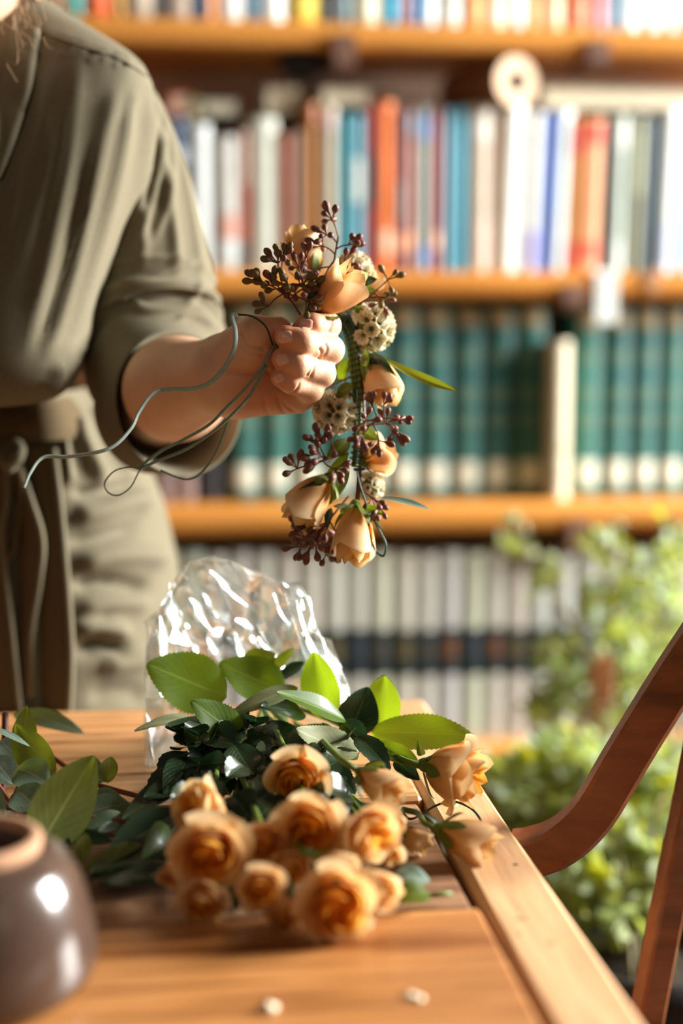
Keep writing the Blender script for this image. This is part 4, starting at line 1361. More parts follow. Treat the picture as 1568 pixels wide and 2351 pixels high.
# papery seed heads
m_paper = mat('papery_bract', (238, 228, 198), .7, .08, 90, transl=.35)
m_podc = mat('pod_core', (104, 108, 48), .7, .2, 90)
def seed_head(c, axis, r, n):
    """ball of papery cups, each with a dark star, round a green core"""
    host = bpy.data.objects.new('seed_head', None)
    COL.objects.link(host)
    host.parent = gar
    host.location = Vector(c) - Vector(wpos(gar))
    host.rotation_mode = 'QUATERNION'
    host.rotation_quaternion = look_rot(axis)
    host.scale = (r, r, r)
    if 'seed_core' not in CACHE:
        V, Fc = lathe([(.001, -.7)] + [(.62 * math.sin(t), -.62 * math.cos(t)) for t in np.linspace(.2, 3.0, 10)] + [(.001, .62)], 14)
        CACHE['seed_core'] = mesh_data('core', V, Fc, m_podc, True)
        V, UV = [], []
        for j in range(5):
            rr_ = (.03, .10, .20, .29, .335)[j]
            zz_ = (-.30, -.22, -.06, .10, .16)[j]
            for i in range(20):
                a = 2 * math.pi * i / 20
                k = rr_ * (1 + (.06 * (-1) ** i if j > 1 else 0))
                V.append((k * math.cos(a), k * math.sin(a), zz_ + (.03 * (-1) ** i if j > 1 else 0)))
        CACHE['seed_cup'] = mesh_data('bract', np.array(V), grid_faces(5, 20, True), m_paper, True)
        st = []
        for i in range(5):
            a = 2 * math.pi * i / 5
            st.append(tube([(0, 0, -.2), (.05 * math.cos(a), .05 * math.sin(a), .02), (.20 * math.cos(a), .20 * math.sin(a), .22)], [.022, .018, .006], 4))
        CACHE['seed_star'] = mesh_data('awn', *merge(st), mat('awn', (70, 70, 40), .6))
        CACHE['seed_star']['x'] = 1
    add('core', CACHE['seed_core'], host)
    for i in range(n):
        zf = 1 - 1.62 * (i + .5) / n
        rad = math.sqrt(max(0, 1 - zf * zf))
        a = i * 2.39996
        d = Vector((rad * math.cos(a), rad * math.sin(a), zf))
        cup = add('bract', CACHE['seed_cup'], host, d * .80)
        cup.rotation_mode = 'QUATERNION'
        cup.rotation_quaternion = look_rot(d, i)
        cup2 = add('awn', CACHE['seed_star'], host, d * .80)
        cup2.rotation_mode = 'QUATERNION'
        cup2.rotation_quaternion = look_rot(d, i)
CACHE = {}
seed_head(at(812, 622, 1.068), CR * .8 + CU * .3 + CF * .3, .0150, 26)
seed_head(at(852, 752, 1.066), CR * 1 - CF * .1, .0185, 28)
seed_head(at(770, 945, 1.064), -CR * .5 - CU * .6 - CF * .2, .0170, 28)
seed_head(at(850, 1118, 1.070), CR * 1, .0115, 20)
# berry clusters
prof = [(.0001, 0), (.11, .02), (.11, .7), (.17, 1.15), (.40, 1.5), (.56, 1.85), (.58, 2.1), (.48, 2.4), (.22, 2.6), (.001, 2.68)]
V, Fc = lathe(prof, 10)
BERRY = mesh_data('berry', V, Fc, m_berry, True)
BERRY_G = mesh_data('berry_green', V, Fc, m_berry_g, True)
def cluster(root, center, spread, n, size=.0034, green=False, seed=0, flat=1.0):
    rs = random.Random(seed)
    root, center = np.array(root), np.array(center)
    host = bpy.data.objects.new('berry_cluster', None)
    COL.objects.link(host)
    host.parent = gar
    host.location = Vector(root) - Vector(wpos(gar))
    ax = nrm(center - root)
    L = np.linalg.norm(center - root)
    twigs = [tube(smooth_path([root, root + ax * L * .5, center], 8), .0008, 5)]
    nb = max(3, n // 4)
    for k in range(nb):
        t = .45 + .55 * k / (nb - 1)
        p = root + ax * L * t
        d = nrm(np.array([rs.gauss(0, 1), rs.gauss(0, 1), rs.gauss(0, 1)]))
        d = nrm(d - CF * (d @ CF) * flat * .7 + ax * (.5 if k < nb - 1 else 1.6))
        q = p + d * spread * rs.uniform(.5, .95)
        twigs.append(tube(smooth_path([p, (p + q) / 2 + ax * spread * .06, q], 6), .0006, 5))
        for j in range(rs.randint(4, 6)):
            e = nrm(d * 1.0 + np.array([rs.gauss(0, .8), rs.gauss(0, .8), rs.gauss(0, .8)]))
            s = size * 1.12 * rs.uniform(.85, 1.15)
            o = add('berry', BERRY_G if green and rs.random() < .75 else BERRY, host, Vector(q - root))
            o.rotation_mode = 'QUATERNION'
            o.rotation_quaternion = look_rot(e)
            o.scale = (s, s, s * rs.uniform(1.0, 1.35))
    V, Fc = merge(twigs)
    add('twig', mesh_data('twig', V - root, Fc, m_twig, True), host)
cluster(at(752, 690, 1.045), at(776, 545, 1.045), .017, 30, .0037, False, 1)
cluster(at(690, 722, 1.030), at(648, 660, 1.022), .022, 40, .0037, True, 5)
cluster(at(710, 700, 1.030), at(690, 630, 1.026), .013, 18, .0036, False, 8)
cluster(at(800, 700, 1.05), at(805, 655, 1.04), .010, 10, .0034, False, 12)
cluster(at(825, 700, 1.06), at(872, 660, 1.055), .012, 14, .0034, True, 15)
cluster(at(820, 990, 1.056), at(880, 960, 1.042), .017, 32, .0035, False, 18)
cluster(at(800, 1040, 1.056), at(735, 1060, 1.042), .020, 34, .0037, False, 22)
cluster(at(800, 1140, 1.058), at(730, 1225, 1.046), .019, 40, .0038, False, 25)
cluster(at(825, 1120, 1.06), at(866, 1150, 1.05), .011, 14, .0034, False, 28)
cluster(at(812, 860, 1.064), at(775, 880, 1.07), .013, 18, .0034, True, 31)
# leaves of the garland
leaf(gar, at(838, 795, 1.05), at(1050, 904, 1.035), CU * 1 - CF * .6 - CR * .2, .0085, m_euc2, 'euc', curl=-.05, foldup=.35, wmax=.62, twist=.5)
leaf(gar, at(870, 1142, 1.055), at(990, 1168, 1.05), CU * .8 - CF * .7, .0060, m_euc3, 'euc', curl=.03, foldup=.2, wmax=.5)
for b, t, w, m_ in (((845, 812, 1.052), (908, 868, 1.045), .011, m_leafB), ((838, 800, 1.05), (850, 905, 1.048), .008, m_sepal), ((862, 790, 1.066), (898, 787, 1.06), .004, m_sepal),
                    ((728, 720, 1.032), (716, 655, 1.026), .012, m_leafB), ((700, 722, 1.028), (732, 700, 1.025), .007, m_sepal), ((830, 655, 1.06), (866, 640, 1.055), .009, m_leafB), ((826, 672, 1.058), (862, 668, 1.05), .009, m_sepal),
                    ((795, 1060, 1.054), (768, 1150, 1.046), .009, m_sepal), ((802, 1010, 1.056), (748, 1055, 1.05), .012, m_sepal), ((800, 1040, 1.055), (745, 1100, 1.05), .007, m_leafA), ((752, 1100, 1.045), (682, 1128, 1.038), .0055, m_leafB),
                    ((835, 1165, 1.048), (885, 1182, 1.04), .0065, m_leafA), ((806, 1164, 1.046), (765, 1162, 1.04), .005, m_leafC), ((760, 1165, 1.046), (750, 1215, 1.042), .006, m_leafB), ((850, 1178, 1.05), (880, 1220, 1.046), .003, m_leafC),
                    ((800, 820, 1.066), (780, 880, 1.07), .010, m_leafA), ((826, 985, 1.058), (870, 1010, 1.05), .010, m_sepal), ((810, 880, 1.058), (770, 915, 1.055), .009, m_sepal), ((832, 720, 1.06), (815, 700, 1.05), .006, m_leafA)):
    leaf(gar, at(*b), at(*t), -CF + CU * rnd.uniform(-.3, .6) + CR * rnd.uniform(-.5, .5), w, m_, 'euc', curl=.08, foldup=.25, nl=9)
# ------------------------------------------------------------------ bouquet on the table
# (px, py, radius px, height over the table, facing px offset, towards-lens amount, kind, look)
BQ = [
 (681, 1783, 66, 0.05, (4, 30), .9, 'open', 'single open peach rose above the pile, before the dark leaves'),
 (713, 1903, 74, 0.044, (0, 10), 1.0, 'open', 'open peach rose with a deep swirled heart in the middle of the pile'),
 (842, 1906, 64, 0.042, (40, 10), .8, 'half', 'cupped peach rose beside the swirled middle rose, turned aside'),
 (868, 1800, 50, 0.048, (45, 40), .6, 'bud', 'peach rosebud with a bright pale outer petal above the cupped rose'),
 (482, 1958, 82, 0.036, (6, 20), 1.0, 'open', 'wide peach rose with folded outer petals at the leafy side of the bouquet'),
 (470, 1862, 62, 0.046, (-20, -20), .3, 'half', 'peach rose seen from its side just above the wide rose'),
 (608, 1932, 48, 0.036, (10, 20), .9, 'half', 'small half-open peach rose between the wide rose and the swirled rose'),
 (602, 2038, 52, 0.022, (10, 20), .9, 'open', 'small open peach rose low in the pile beside a hanging leaf'),
 (772, 2078, 88, 0.0, (14, 6), 1.0, 'open', 'largest open rose with a vivid orange heart resting on the table'),
 (470, 2066, 50, 0.0, (-6, 30), .9, 'half', 'shaded peach rose under the wide rose, touching the table'),
 (399, 2000, 32, 0.018, (-10, 20), .8, 'bud', 'small brownish peach bud at the outer leafy edge of the pile'),
 (769, 1985, 44, 0.03, (30, 20), .4, 'bud', 'peach bud lying on its side above the largest rose'),
 (858, 2034, 50, 0.02, (22, 14), .5, 'bud', 'pink-flushed peach bud beside the largest rose'),
 (655, 2090, 42, 0.006, (-4, 34), .7, 'half', 'drooping shaded rose squeezed under the small open rose'),
 (893, 1952, 30, 0.02, (20, 20), .6, 'bud', 'tiny peach bud under the cupped rose'),
 (905, 1893, 22, 0.03, (20, -10), .5, 'bud', 'tiny pinkish bud behind the cupped rose'),
 (668, 1985, 42, 0.024, (0, 40), .7, 'half', 'hidden peach rose under the swirled middle rose'),
 (1040, 1772, 74, 0.034, (70, 24), .35, 'half', 'large peach rose on a stem of its own reaching over the border board'),
 (1068, 1926, 56, 0.0, (60, 34), .25, 'bud', 'loose peach rosebud on a thin green stem lying on the table'),
 (950, 1925, 38, 0.0, (34, 30), .2, 'bud', 'unopened green and pink bud beside the loose rosebud'),
]
rose_things = []
GATHER = at(600, 1650, 1.13)
for i, (px, py, r, hz, (fx, fy), fc, kind, lab) in enumerate(BQ):
    d = (onz(px, py, TZ + .02) - CAM) @ CF
    c = onz(px, py, TZ + max(hz, r * d / FPX * .82))
    d = (c - CAM) @ CF
    R = r * 1.06 * d / FPX
    R = R * (.93 if kind == 'open' else 1.18 if kind == 'half' else 1.35)
    if kind == 'bud' and lab.startswith('unopened'):
        R *= .8
    off = np.array([fx, fy]) / 60.0
    axis = nrm(CR * off[0] - CU * off[1] * .6 - CF * fc)
    H = {'open': .62, 'half': .72, 'bud': .80}[kind] * R
    foot = c - axis * H
    foot[2] = max(foot[2], TZ + .006)
    t = thing('rose', (c[0], c[1], TZ), lab, 'rose')
    rose_head(t, foot, axis, R, kind, i * 1.3, i)
    if i == 18:
        P = [foot, foot - axis * .01, at(960, 1868, .955), at(925, 1852, .968)]
        P[3][2] = TZ + .012
    elif i == 19:
        P = [foot, foot - axis * .02, at(880, 1890, .95), GATHER + (.02, 0, -.02)]
    else:
        g = GATHER + np.array([rnd.uniform(-.03, .03), rnd.uniform(-.01, .02), rnd.uniform(-.02, .02)])
        P = [foot, foot - axis * .018, (foot - axis * .02) * .45 + g * .55 + np.array([0, 0, .004]), g, g + np.array([.005, .07, -.012])]
    P = smooth_path(P, 22)
    P[:, 2] = np.maximum(P[:, 2], TZ + .0035)
    put('stem', *tube(P, .0022 if i not in (18,) else .0020, 8), m_stem, t, True)
    rose_things.append((t, c))
def near_rose(p, ok=None):
    k = min(range(len(rose_things) - 3), key=lambda j: np.linalg.norm(rose_things[j][1] - p))
    return rose_things[k][0]
UPF = CU * .8 - CF * .6
# big leaves: base px/depth, tip px/depth, width px, material, normal
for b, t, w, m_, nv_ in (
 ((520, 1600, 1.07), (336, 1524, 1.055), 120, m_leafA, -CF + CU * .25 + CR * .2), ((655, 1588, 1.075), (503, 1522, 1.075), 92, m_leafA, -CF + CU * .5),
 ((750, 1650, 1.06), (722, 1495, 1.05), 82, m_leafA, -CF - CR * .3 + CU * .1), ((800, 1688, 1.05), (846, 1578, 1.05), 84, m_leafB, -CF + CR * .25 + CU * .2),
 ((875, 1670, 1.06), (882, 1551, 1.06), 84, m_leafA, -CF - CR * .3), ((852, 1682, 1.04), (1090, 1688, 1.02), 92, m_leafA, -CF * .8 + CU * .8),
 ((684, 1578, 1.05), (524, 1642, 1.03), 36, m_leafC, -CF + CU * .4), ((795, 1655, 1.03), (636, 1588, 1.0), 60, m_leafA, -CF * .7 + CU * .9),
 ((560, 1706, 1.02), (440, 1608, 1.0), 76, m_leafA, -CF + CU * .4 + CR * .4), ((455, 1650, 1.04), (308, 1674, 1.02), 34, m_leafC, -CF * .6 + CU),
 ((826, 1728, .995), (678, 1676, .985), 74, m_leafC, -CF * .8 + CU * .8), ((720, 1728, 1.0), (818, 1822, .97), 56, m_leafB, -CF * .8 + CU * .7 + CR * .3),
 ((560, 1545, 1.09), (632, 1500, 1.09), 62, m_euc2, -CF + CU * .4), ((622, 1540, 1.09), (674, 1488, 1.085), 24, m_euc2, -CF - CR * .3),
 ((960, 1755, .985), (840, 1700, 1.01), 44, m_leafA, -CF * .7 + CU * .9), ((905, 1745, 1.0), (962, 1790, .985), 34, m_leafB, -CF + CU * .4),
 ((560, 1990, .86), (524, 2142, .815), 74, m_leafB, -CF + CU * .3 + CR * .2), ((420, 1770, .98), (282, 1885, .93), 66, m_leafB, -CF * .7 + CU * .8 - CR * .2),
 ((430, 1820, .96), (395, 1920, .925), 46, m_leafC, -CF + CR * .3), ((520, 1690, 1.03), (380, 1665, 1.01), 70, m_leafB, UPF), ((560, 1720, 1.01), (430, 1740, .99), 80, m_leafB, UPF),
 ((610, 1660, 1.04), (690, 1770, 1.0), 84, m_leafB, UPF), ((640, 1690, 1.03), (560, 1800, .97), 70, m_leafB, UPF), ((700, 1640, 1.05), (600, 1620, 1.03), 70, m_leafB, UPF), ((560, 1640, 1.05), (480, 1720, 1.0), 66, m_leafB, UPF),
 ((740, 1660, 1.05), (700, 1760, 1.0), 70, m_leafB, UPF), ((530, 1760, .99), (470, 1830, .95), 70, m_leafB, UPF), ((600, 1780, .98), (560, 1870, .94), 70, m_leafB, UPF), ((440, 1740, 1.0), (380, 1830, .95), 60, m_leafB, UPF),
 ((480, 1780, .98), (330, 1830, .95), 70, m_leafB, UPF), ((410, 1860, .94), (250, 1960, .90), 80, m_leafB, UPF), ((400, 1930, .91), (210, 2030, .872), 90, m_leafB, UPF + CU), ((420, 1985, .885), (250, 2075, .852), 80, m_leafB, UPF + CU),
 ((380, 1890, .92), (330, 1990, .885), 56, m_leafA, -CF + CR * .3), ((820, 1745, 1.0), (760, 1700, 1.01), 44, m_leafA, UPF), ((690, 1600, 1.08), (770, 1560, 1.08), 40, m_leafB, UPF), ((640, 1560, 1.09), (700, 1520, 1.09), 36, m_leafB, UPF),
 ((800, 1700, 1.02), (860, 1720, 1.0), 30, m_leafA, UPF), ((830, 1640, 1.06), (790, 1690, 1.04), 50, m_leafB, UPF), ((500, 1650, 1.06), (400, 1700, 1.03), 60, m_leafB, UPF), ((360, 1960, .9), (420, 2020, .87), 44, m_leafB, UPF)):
    B_p, T_p = at(*b), at(*t)
    for q in (B_p, T_p):
        q[2] = max(q[2], TZ + .006)
    pr_ = near_rose((B_p + T_p) / 2)
    leaf(pr_, B_p, T_p, nv_, w * 1.16 * (b[2] + t[2]) / 2 / FPX, m_, 'rose', curl=rnd.uniform(-.06, .10), foldup=rnd.uniform(.08, .35))
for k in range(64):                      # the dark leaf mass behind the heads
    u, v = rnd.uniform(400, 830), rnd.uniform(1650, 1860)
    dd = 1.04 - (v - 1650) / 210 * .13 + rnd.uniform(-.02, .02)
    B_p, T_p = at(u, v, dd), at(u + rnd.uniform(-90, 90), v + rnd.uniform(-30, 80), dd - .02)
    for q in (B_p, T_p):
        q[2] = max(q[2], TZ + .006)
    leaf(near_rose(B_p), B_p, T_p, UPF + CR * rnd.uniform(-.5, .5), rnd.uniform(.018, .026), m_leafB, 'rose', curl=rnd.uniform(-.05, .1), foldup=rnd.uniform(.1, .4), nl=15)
# sepal sprigs under the reaching rose
leaf(rose_things[17][0], at(968, 1735, .98), at(960, 1700, .965), -CF, .006, m_sepal, 'euc', nl=9)
leaf(rose_things[17][0], at(962, 1765, .985), at(850, 1735, 1.0), UPF, .009, m_leafA, 'rose')
leaf(rose_things[18][0], at(1012, 1900, .935), at(975, 1868, .935), UPF, .0035, m_euc3, 'euc', nl=9)

# ------------------------------------------------------------------ clear cellophane sleeve
def film_mat():
    m = bpy.data.materials.new('cellophane')
    m.use_nodes = True
    nt = m.node_tree
    nt.nodes.remove(nt.nodes['Principled BSDF'])
    out = nt.nodes['Material Output']
    tr = nt.nodes.new('ShaderNodeBsdfTransparent')
    tr.inputs[0].default_value = (.95, .965, .96, 1)
    gl = nt.nodes.new('ShaderNodeBsdfGlossy')
    gl.inputs['Color'].default_value = (.97, 1, 1, 1)
    gl.inputs['Roughness'].default_value = .10
    tl = nt.nodes.new('ShaderNodeBsdfTranslucent')
    tl.inputs[0].default_value = (.9, .95, .95, 1)
    tc = nt.nodes.new('ShaderNodeTexCoord')
    nz = nt.nodes.new('ShaderNodeTexNoise')
    nz.inputs['Scale'].default_value = 9
    nz.inputs['Detail'].default_value = 3
    nz.inputs['Distortion'].default_value = 1.5
    nt.links.new(tc.outputs['Object'], nz.inputs['Vector'])
    vo = nt.nodes.new('ShaderNodeTexVoronoi')
    vo.inputs['Scale'].default_value = 14
    nt.links.new(tc.outputs['Object'], vo.inputs['Vector'])
    ad = nt.nodes.new('ShaderNodeMath')
    nt.links.new(nz.outputs['Fac'], ad.inputs[0])
    nt.links.new(vo.outputs['Distance'], ad.inputs[1])
    bp = nt.nodes.new('ShaderNodeBump')
    bp.inputs['Strength'].default_value = .12
    bp.inputs['Distance'].default_value = .006
    nt.links.new(ad.outputs[0], bp.inputs['Height'])
    nt.links.new(bp.outputs[0], gl.inputs['Normal'])
    fr = nt.nodes.new('ShaderNodeFresnel')
    fr.inputs[0].default_value = 1.5
    nt.links.new(bp.outputs[0], fr.inputs['Normal'])
    mm = nt.nodes.new('ShaderNodeMath')
    mm.operation = 'MULTIPLY_ADD'
    mm.inputs[1].default_value = .55
    mm.inputs[2].default_value = .015
    mm.use_clamp = True
    nt.links.new(fr.outputs[0], mm.inputs[0])
    m1 = nt.nodes.new('ShaderNodeMixShader')
    m1.inputs[0].default_value = .05
    nt.links.new(tr.outputs[0], m1.inputs[1])
    nt.links.new(tl.outputs[0], m1.inputs[2])
    m2 = nt.nodes.new('ShaderNodeMixShader')
    nt.links.new(mm.outputs[0], m2.inputs[0])
    nt.links.new(m1.outputs[0], m2.inputs[1])
    nt.links.new(gl.outputs[0], m2.inputs[2])
    nt.links.new(m2.outputs[0], out.inputs[0])
    return m
m_film = film_mat()
film = thing('cellophane_sleeve', tuple(onz(560, 1650, TZ)), 'crumpled clear cellophane sleeve standing round the rose stems', 'wrapper')
rim = [(392, 1772), (338, 1768), (334, 1660), (332, 1520), (346, 1440), (384, 1370), (412, 1312), (440, 1290), (488, 1277), (560, 1300), (630, 1330), (694, 1352), (714, 1392), (732, 1452), (764, 1490), (784, 1540), (806, 1590), (826, 1660), (800, 1700)]
rim = smooth_path(np.array(rim, float), 46)
rim += nrng.normal(0, 2.2, rim.shape)
cen = np.array([580, 1610.0])
loops = []
rs = np.random.default_rng(5)
for k, (s_, d0) in enumerate(((1.0, 1.085), (.985, 1.105), (.95, 1.13), (.88, 1.155), (.76, 1.175), (.60, 1.19), (.42, 1.20))):
    pts = []
    for i, p in enumerate(rim):
        q = cen + (p - cen) * s_
        pts.append(at(q[0], q[1], d0 + .012 * math.sin(i * .9 + k)))
    pts = np.array(pts)
    if k:
        # crumple: soft pleats plus sharp facets
        rad = nrm(pts - at(580, 1610, d0))
        ii = np.arange(46)
        pl_ = .007 * np.sin(ii * .75 + k * .25) + .0035 * np.sin(ii * 1.9 + 1 - k * .3) + rs.normal(0, .0012, 46)
        pts = pts + rad * pl_[:, None] * min(1, k / 2)
    pts[:, 2] = np.maximum(pts[:, 2], TZ + .002)
    pts[:, 1] = np.minimum(pts[:, 1], 1.235)
    loops.append(pts)
V = np.concatenate(loops)
Fc = []
for f in grid_faces(len(loops), 46):
    if rs.random() < .5:
        Fc += [(f[0], f[1], f[2]), (f[0], f[2], f[3])]
    else:
        Fc += [(f[0], f[1], f[3]), (f[1], f[2], f[3])]
put('film', V, Fc, m_film, film)
# folded inner flaps that catch the light
def flap(poly, d, bend, seed):
    r_ = np.random.default_rng(seed)
    A = np.array(poly, float)
    n_, L_ = 6, 7
    a, b = smooth_path(A[: len(A) // 2], L_), smooth_path(A[len(A) // 2:][::-1], L_)
    V = []
    for i in range(n_):
        t = i / (n_ - 1)
        for j in range(L_):
            p = a[j] * (1 - t) + b[j] * t
            V.append(at(p[0] + r_.normal(0, 3), p[1] + r_.normal(0, 3), d + bend * math.sin(t * 3.1) + r_.normal(0, .004)))
    V = np.array(V)
    V[:, 2] = np.maximum(V[:, 2], TZ + .002)
    Fc = []
    for f in grid_faces(n_, L_):
        Fc += [(f[0], f[1], f[2]), (f[0], f[2], f[3])]
    put('film_fold', V, Fc, m_film, film, True)
flap([(335, 1540), (350, 1440), (430, 1300), (432, 1330), (420, 1440), (412, 1600)], 1.10, -.014, 1)
flap([(430, 1390), (480, 1420), (560, 1450), (660, 1500), (640, 1540), (560, 1520), (480, 1500), (425, 1470)], 1.13, .02, 2)
flap([(470, 1490), (520, 1440), (560, 1430), (580, 1540), (540, 1550), (480, 1540)], 1.12, -.02, 3)
flap([(640, 1340), (690, 1350), (712, 1395), (740, 1500), (720, 1560), (660, 1480)], 1.11, -.016, 4)
flap([(590, 1440), (620, 1420), (660, 1500), (665, 1580), (630, 1570), (600, 1500)], 1.125, .018, 5)
flap([(690, 1440), (728, 1440), (790, 1570), (810, 1640), (760, 1640), (700, 1480)], 1.10, -.012, 6)
flap([(330, 1640), (340, 1620), (420, 1640), (410, 1770), (380, 1770), (338, 1775)], 1.09, -.006, 7)
flap([(440, 1300), (490, 1280), (560, 1302), (600, 1380), (540, 1370), (470, 1345)], 1.115, .012, 8)
# glint facets, added and turned so that they catch the window
KEY = np.array([3.35, 1.60, 1.98])
m_glint = film_mat()
m_glint.name = 'cellophane_glint'
for nd in m_glint.node_tree.nodes:
    if nd.type == 'MATH' and nd.operation == 'MULTIPLY_ADD':
        nd.inputs[1].default_value, nd.inputs[2].default_value = .30, .012
    if nd.type == 'BSDF_GLOSSY':
        nd.inputs['Roughness'].default_value = .22
    if nd.type == 'BSDF_TRANSLUCENT':
        nd.inputs[0].default_value = (.9, 1, 1, 1)
frs = random.Random(21)
for (px, py, L_, W_, ang, d_) in ((500, 1470, 70, 22, 40, 1.12), (548, 1500, 60, 30, 15, 1.115), (583, 1468, 46, 16, -60, 1.12), (622, 1500, 80, 14, -40, 1.12), (462, 1412, 80, 16, -35, 1.125), (525, 1352, 110, 14, -18, 1.12),
                                  (398, 1405, 120, 16, 70, 1.095), (376, 1490, 130, 18, 78, 1.09), (672, 1352, 50, 14, -12, 1.10), (742, 1530, 120, 34, -62, 1.10), (772, 1572, 80, 22, -62, 1.10), (702, 1440, 110, 12, -75, 1.105),
                                  (362, 1560, 70, 14, 80, 1.085), (346, 1690, 90, 14, 84, 1.07), (560, 1440, 50, 18, 60, 1.13), (520, 1530, 60, 18, -20, 1.12), (480, 1385, 70, 10, -28, 1.12), (645, 1400, 70, 10, -50, 1.11), (440, 1480, 60, 14, -60, 1.12), (600, 1540, 50, 18, 10, 1.115)):
    c = at(px, py, d_)
    hv = nrm(nrm(CAM - c) + nrm(KEY - c) + np.array([frs.gauss(0, .05) for _ in range(3)]))
    a = math.radians(ang)
    e1 = CR * math.cos(a) + CU * math.sin(a)
    # keep the long side's screen direction, lying in the facet plane
    e1 = nrm(e1 - hv * (e1 @ hv))
    e2 = np.cross(hv, e1)
    V = []
    for i in range(7):
        t = -1 + i / 3
        for j in range(5):
            u = -1 + j / 2
            wv = 1.7 * W_ * (1 - .75 * abs(t) ** 1.5) * (1 + .25 * math.sin(3 * t + px))
            p = c + (e1 * t * L_ * .6 + e2 * u * wv / 2 / max(.35, abs(hv @ CF))) * d_ / FPX
            V.append(p + hv * (.0016 * math.sin(2.5 * t + px) - .0012 * u * u))
    V = np.array(V)
    V[:, 2] = np.maximum(V[:, 2], TZ + .002)
    put('film_fold', V, grid_faces(7, 5), m_glint, film, True)
# sharp creases and the cut rim of the film
for pts, d_ in (([(412, 1312), (430, 1335), (424, 1440), (414, 1590)], 1.10), ([(488, 1277), (520, 1320), (575, 1390), (610, 1420)], 1.11), ([(440, 1325), (520, 1345), (610, 1395)], 1.115), ([(430, 1390), (500, 1430), (560, 1510)], 1.12),
                ([(440, 1290), (488, 1277), (560, 1300), (650, 1338), (694, 1352)], 1.09), ([(652, 1350), (690, 1470), (722, 1570)], 1.10), ([(520, 1510), (570, 1490), (640, 1545)], 1.12), ([(590, 1430), (640, 1530)], 1.12), ([(332, 1500), (346, 1440), (384, 1370), (412, 1312), (440, 1290)], 1.088),
                ([(694, 1352), (714, 1392), (732, 1452), (784, 1540), (806, 1590)], 1.088), ([(360, 1440), (372, 1500), (362, 1580)], 1.09), ([(334, 1560), (336, 1660), (345, 1760)], 1.075), ([(610, 1400), (660, 1380), (700, 1395)], 1.105)):
    P = smooth_path([at(x, y, d_) for x, y in pts], 24)
    P[:, 2] = np.maximum(P[:, 2], TZ + .003)
    put('crease', *tube(P, .0007, 6, flat=(1, .5)), m_glint, film, True)
# pale price sticker with small upright print
m_stick = mat('sticker_paper', (226, 232, 226), .5, transl=.3)
sv = [at(690, 1462, 1.115), at(742, 1480, 1.118), at(778, 1590, 1.112), at(722, 1600, 1.108)]
V = np.array(sv + [p + CF * .0005 for p in sv])
put('sticker', V, [(0, 1, 2, 3), (7, 6, 5, 4), (0, 4, 5, 1), (1, 5, 6, 2), (2, 6, 7, 3), (3, 7, 4, 0)], m_stick, film)
fc_ = bpy.data.curves.new('sticker_print', 'FONT')
fc_.body = 'DT Y Y'
fc_.size = .0058
tmp = bpy.data.objects.new('print_tmp', fc_)
COL.objects.link(tmp)
dg = bpy.context.evaluated_depsgraph_get()
me_t = bpy.data.meshes.new_from_object(tmp.evaluated_get(dg))
me_t.name = 'sticker_print'
bpy.data.objects.remove(tmp)
me_t.materials.clear()
me_t.materials.append(mat('print_ink', (84, 80, 74), .6))
ex = nrm(at(752, 1560, 1.11) - at(736, 1492, 1.117))
nz_ = nrm(np.cross(sv[3] - sv[0], sv[1] - sv[0]))
if nz_ @ CF > 0:
    nz_ = -nz_
ey = np.cross(nz_, ex)
pt = add('sticker_print', me_t, film)
pt.matrix_local = Matrix.Translation(Vector(at(728, 1500, 1.1145) - wpos(film))) @ Matrix((ex, ey, nz_)).transposed().to_4x4()

# ------------------------------------------------------------------ eucalyptus on the table
euc = thing('eucalyptus_branch', tuple(onz(60, 1900, TZ)), 'eucalyptus branches with grey-green leaves lying on the table beside the pot', 'branch')
def twig(pts, r, m=m_twig):
    P = smooth_path([at(*p) for p in pts], 30)
    P[:, 2] = np.maximum(P[:, 2], TZ + .002)
    put('twig', *tube(P, r, 8), m, euc, True)
twig([(12, 1640, 1.07), (10, 1740, 1.05), (6, 1830, 1.03), (18, 1870, 1.0), (30, 1880, .99)], .0026, mat('maroon_twig', (92, 44, 40), .5, .2, 60))
twig([(-20, 1780, 1.0), (12, 1825, .995), (40, 1860, .99), (66, 1875, .985)], .0018)
twig([(60, 1700, 1.09), (130, 1745, 1.07), (190, 1790, 1.05), (250, 1810, 1.03), (320, 1828, 1.02)], .0020)
twig([(-10, 1735, 1.03), (20, 1750, 1.03), (50, 1770, 1.02)], .0015)
twig([(35, 1820, 1.0), (45, 1802, 1.0), (60, 1800, 1.0), (78, 1808, 1.0)], .0013)
twig([(130, 1928, .93), (165, 1910, .935), (200, 1880, .94), (240, 1878, .94), (290, 1885, .935)], .0016)
twig([(170, 1908, .935), (230, 1915, .93), (330, 1925, .92)], .0014)
twig([(5, 1880, .97), (28, 1858, .97), (50, 1855, .97), (62, 1868, .97)], .0013)
EN = CU * .7 - CF * .8
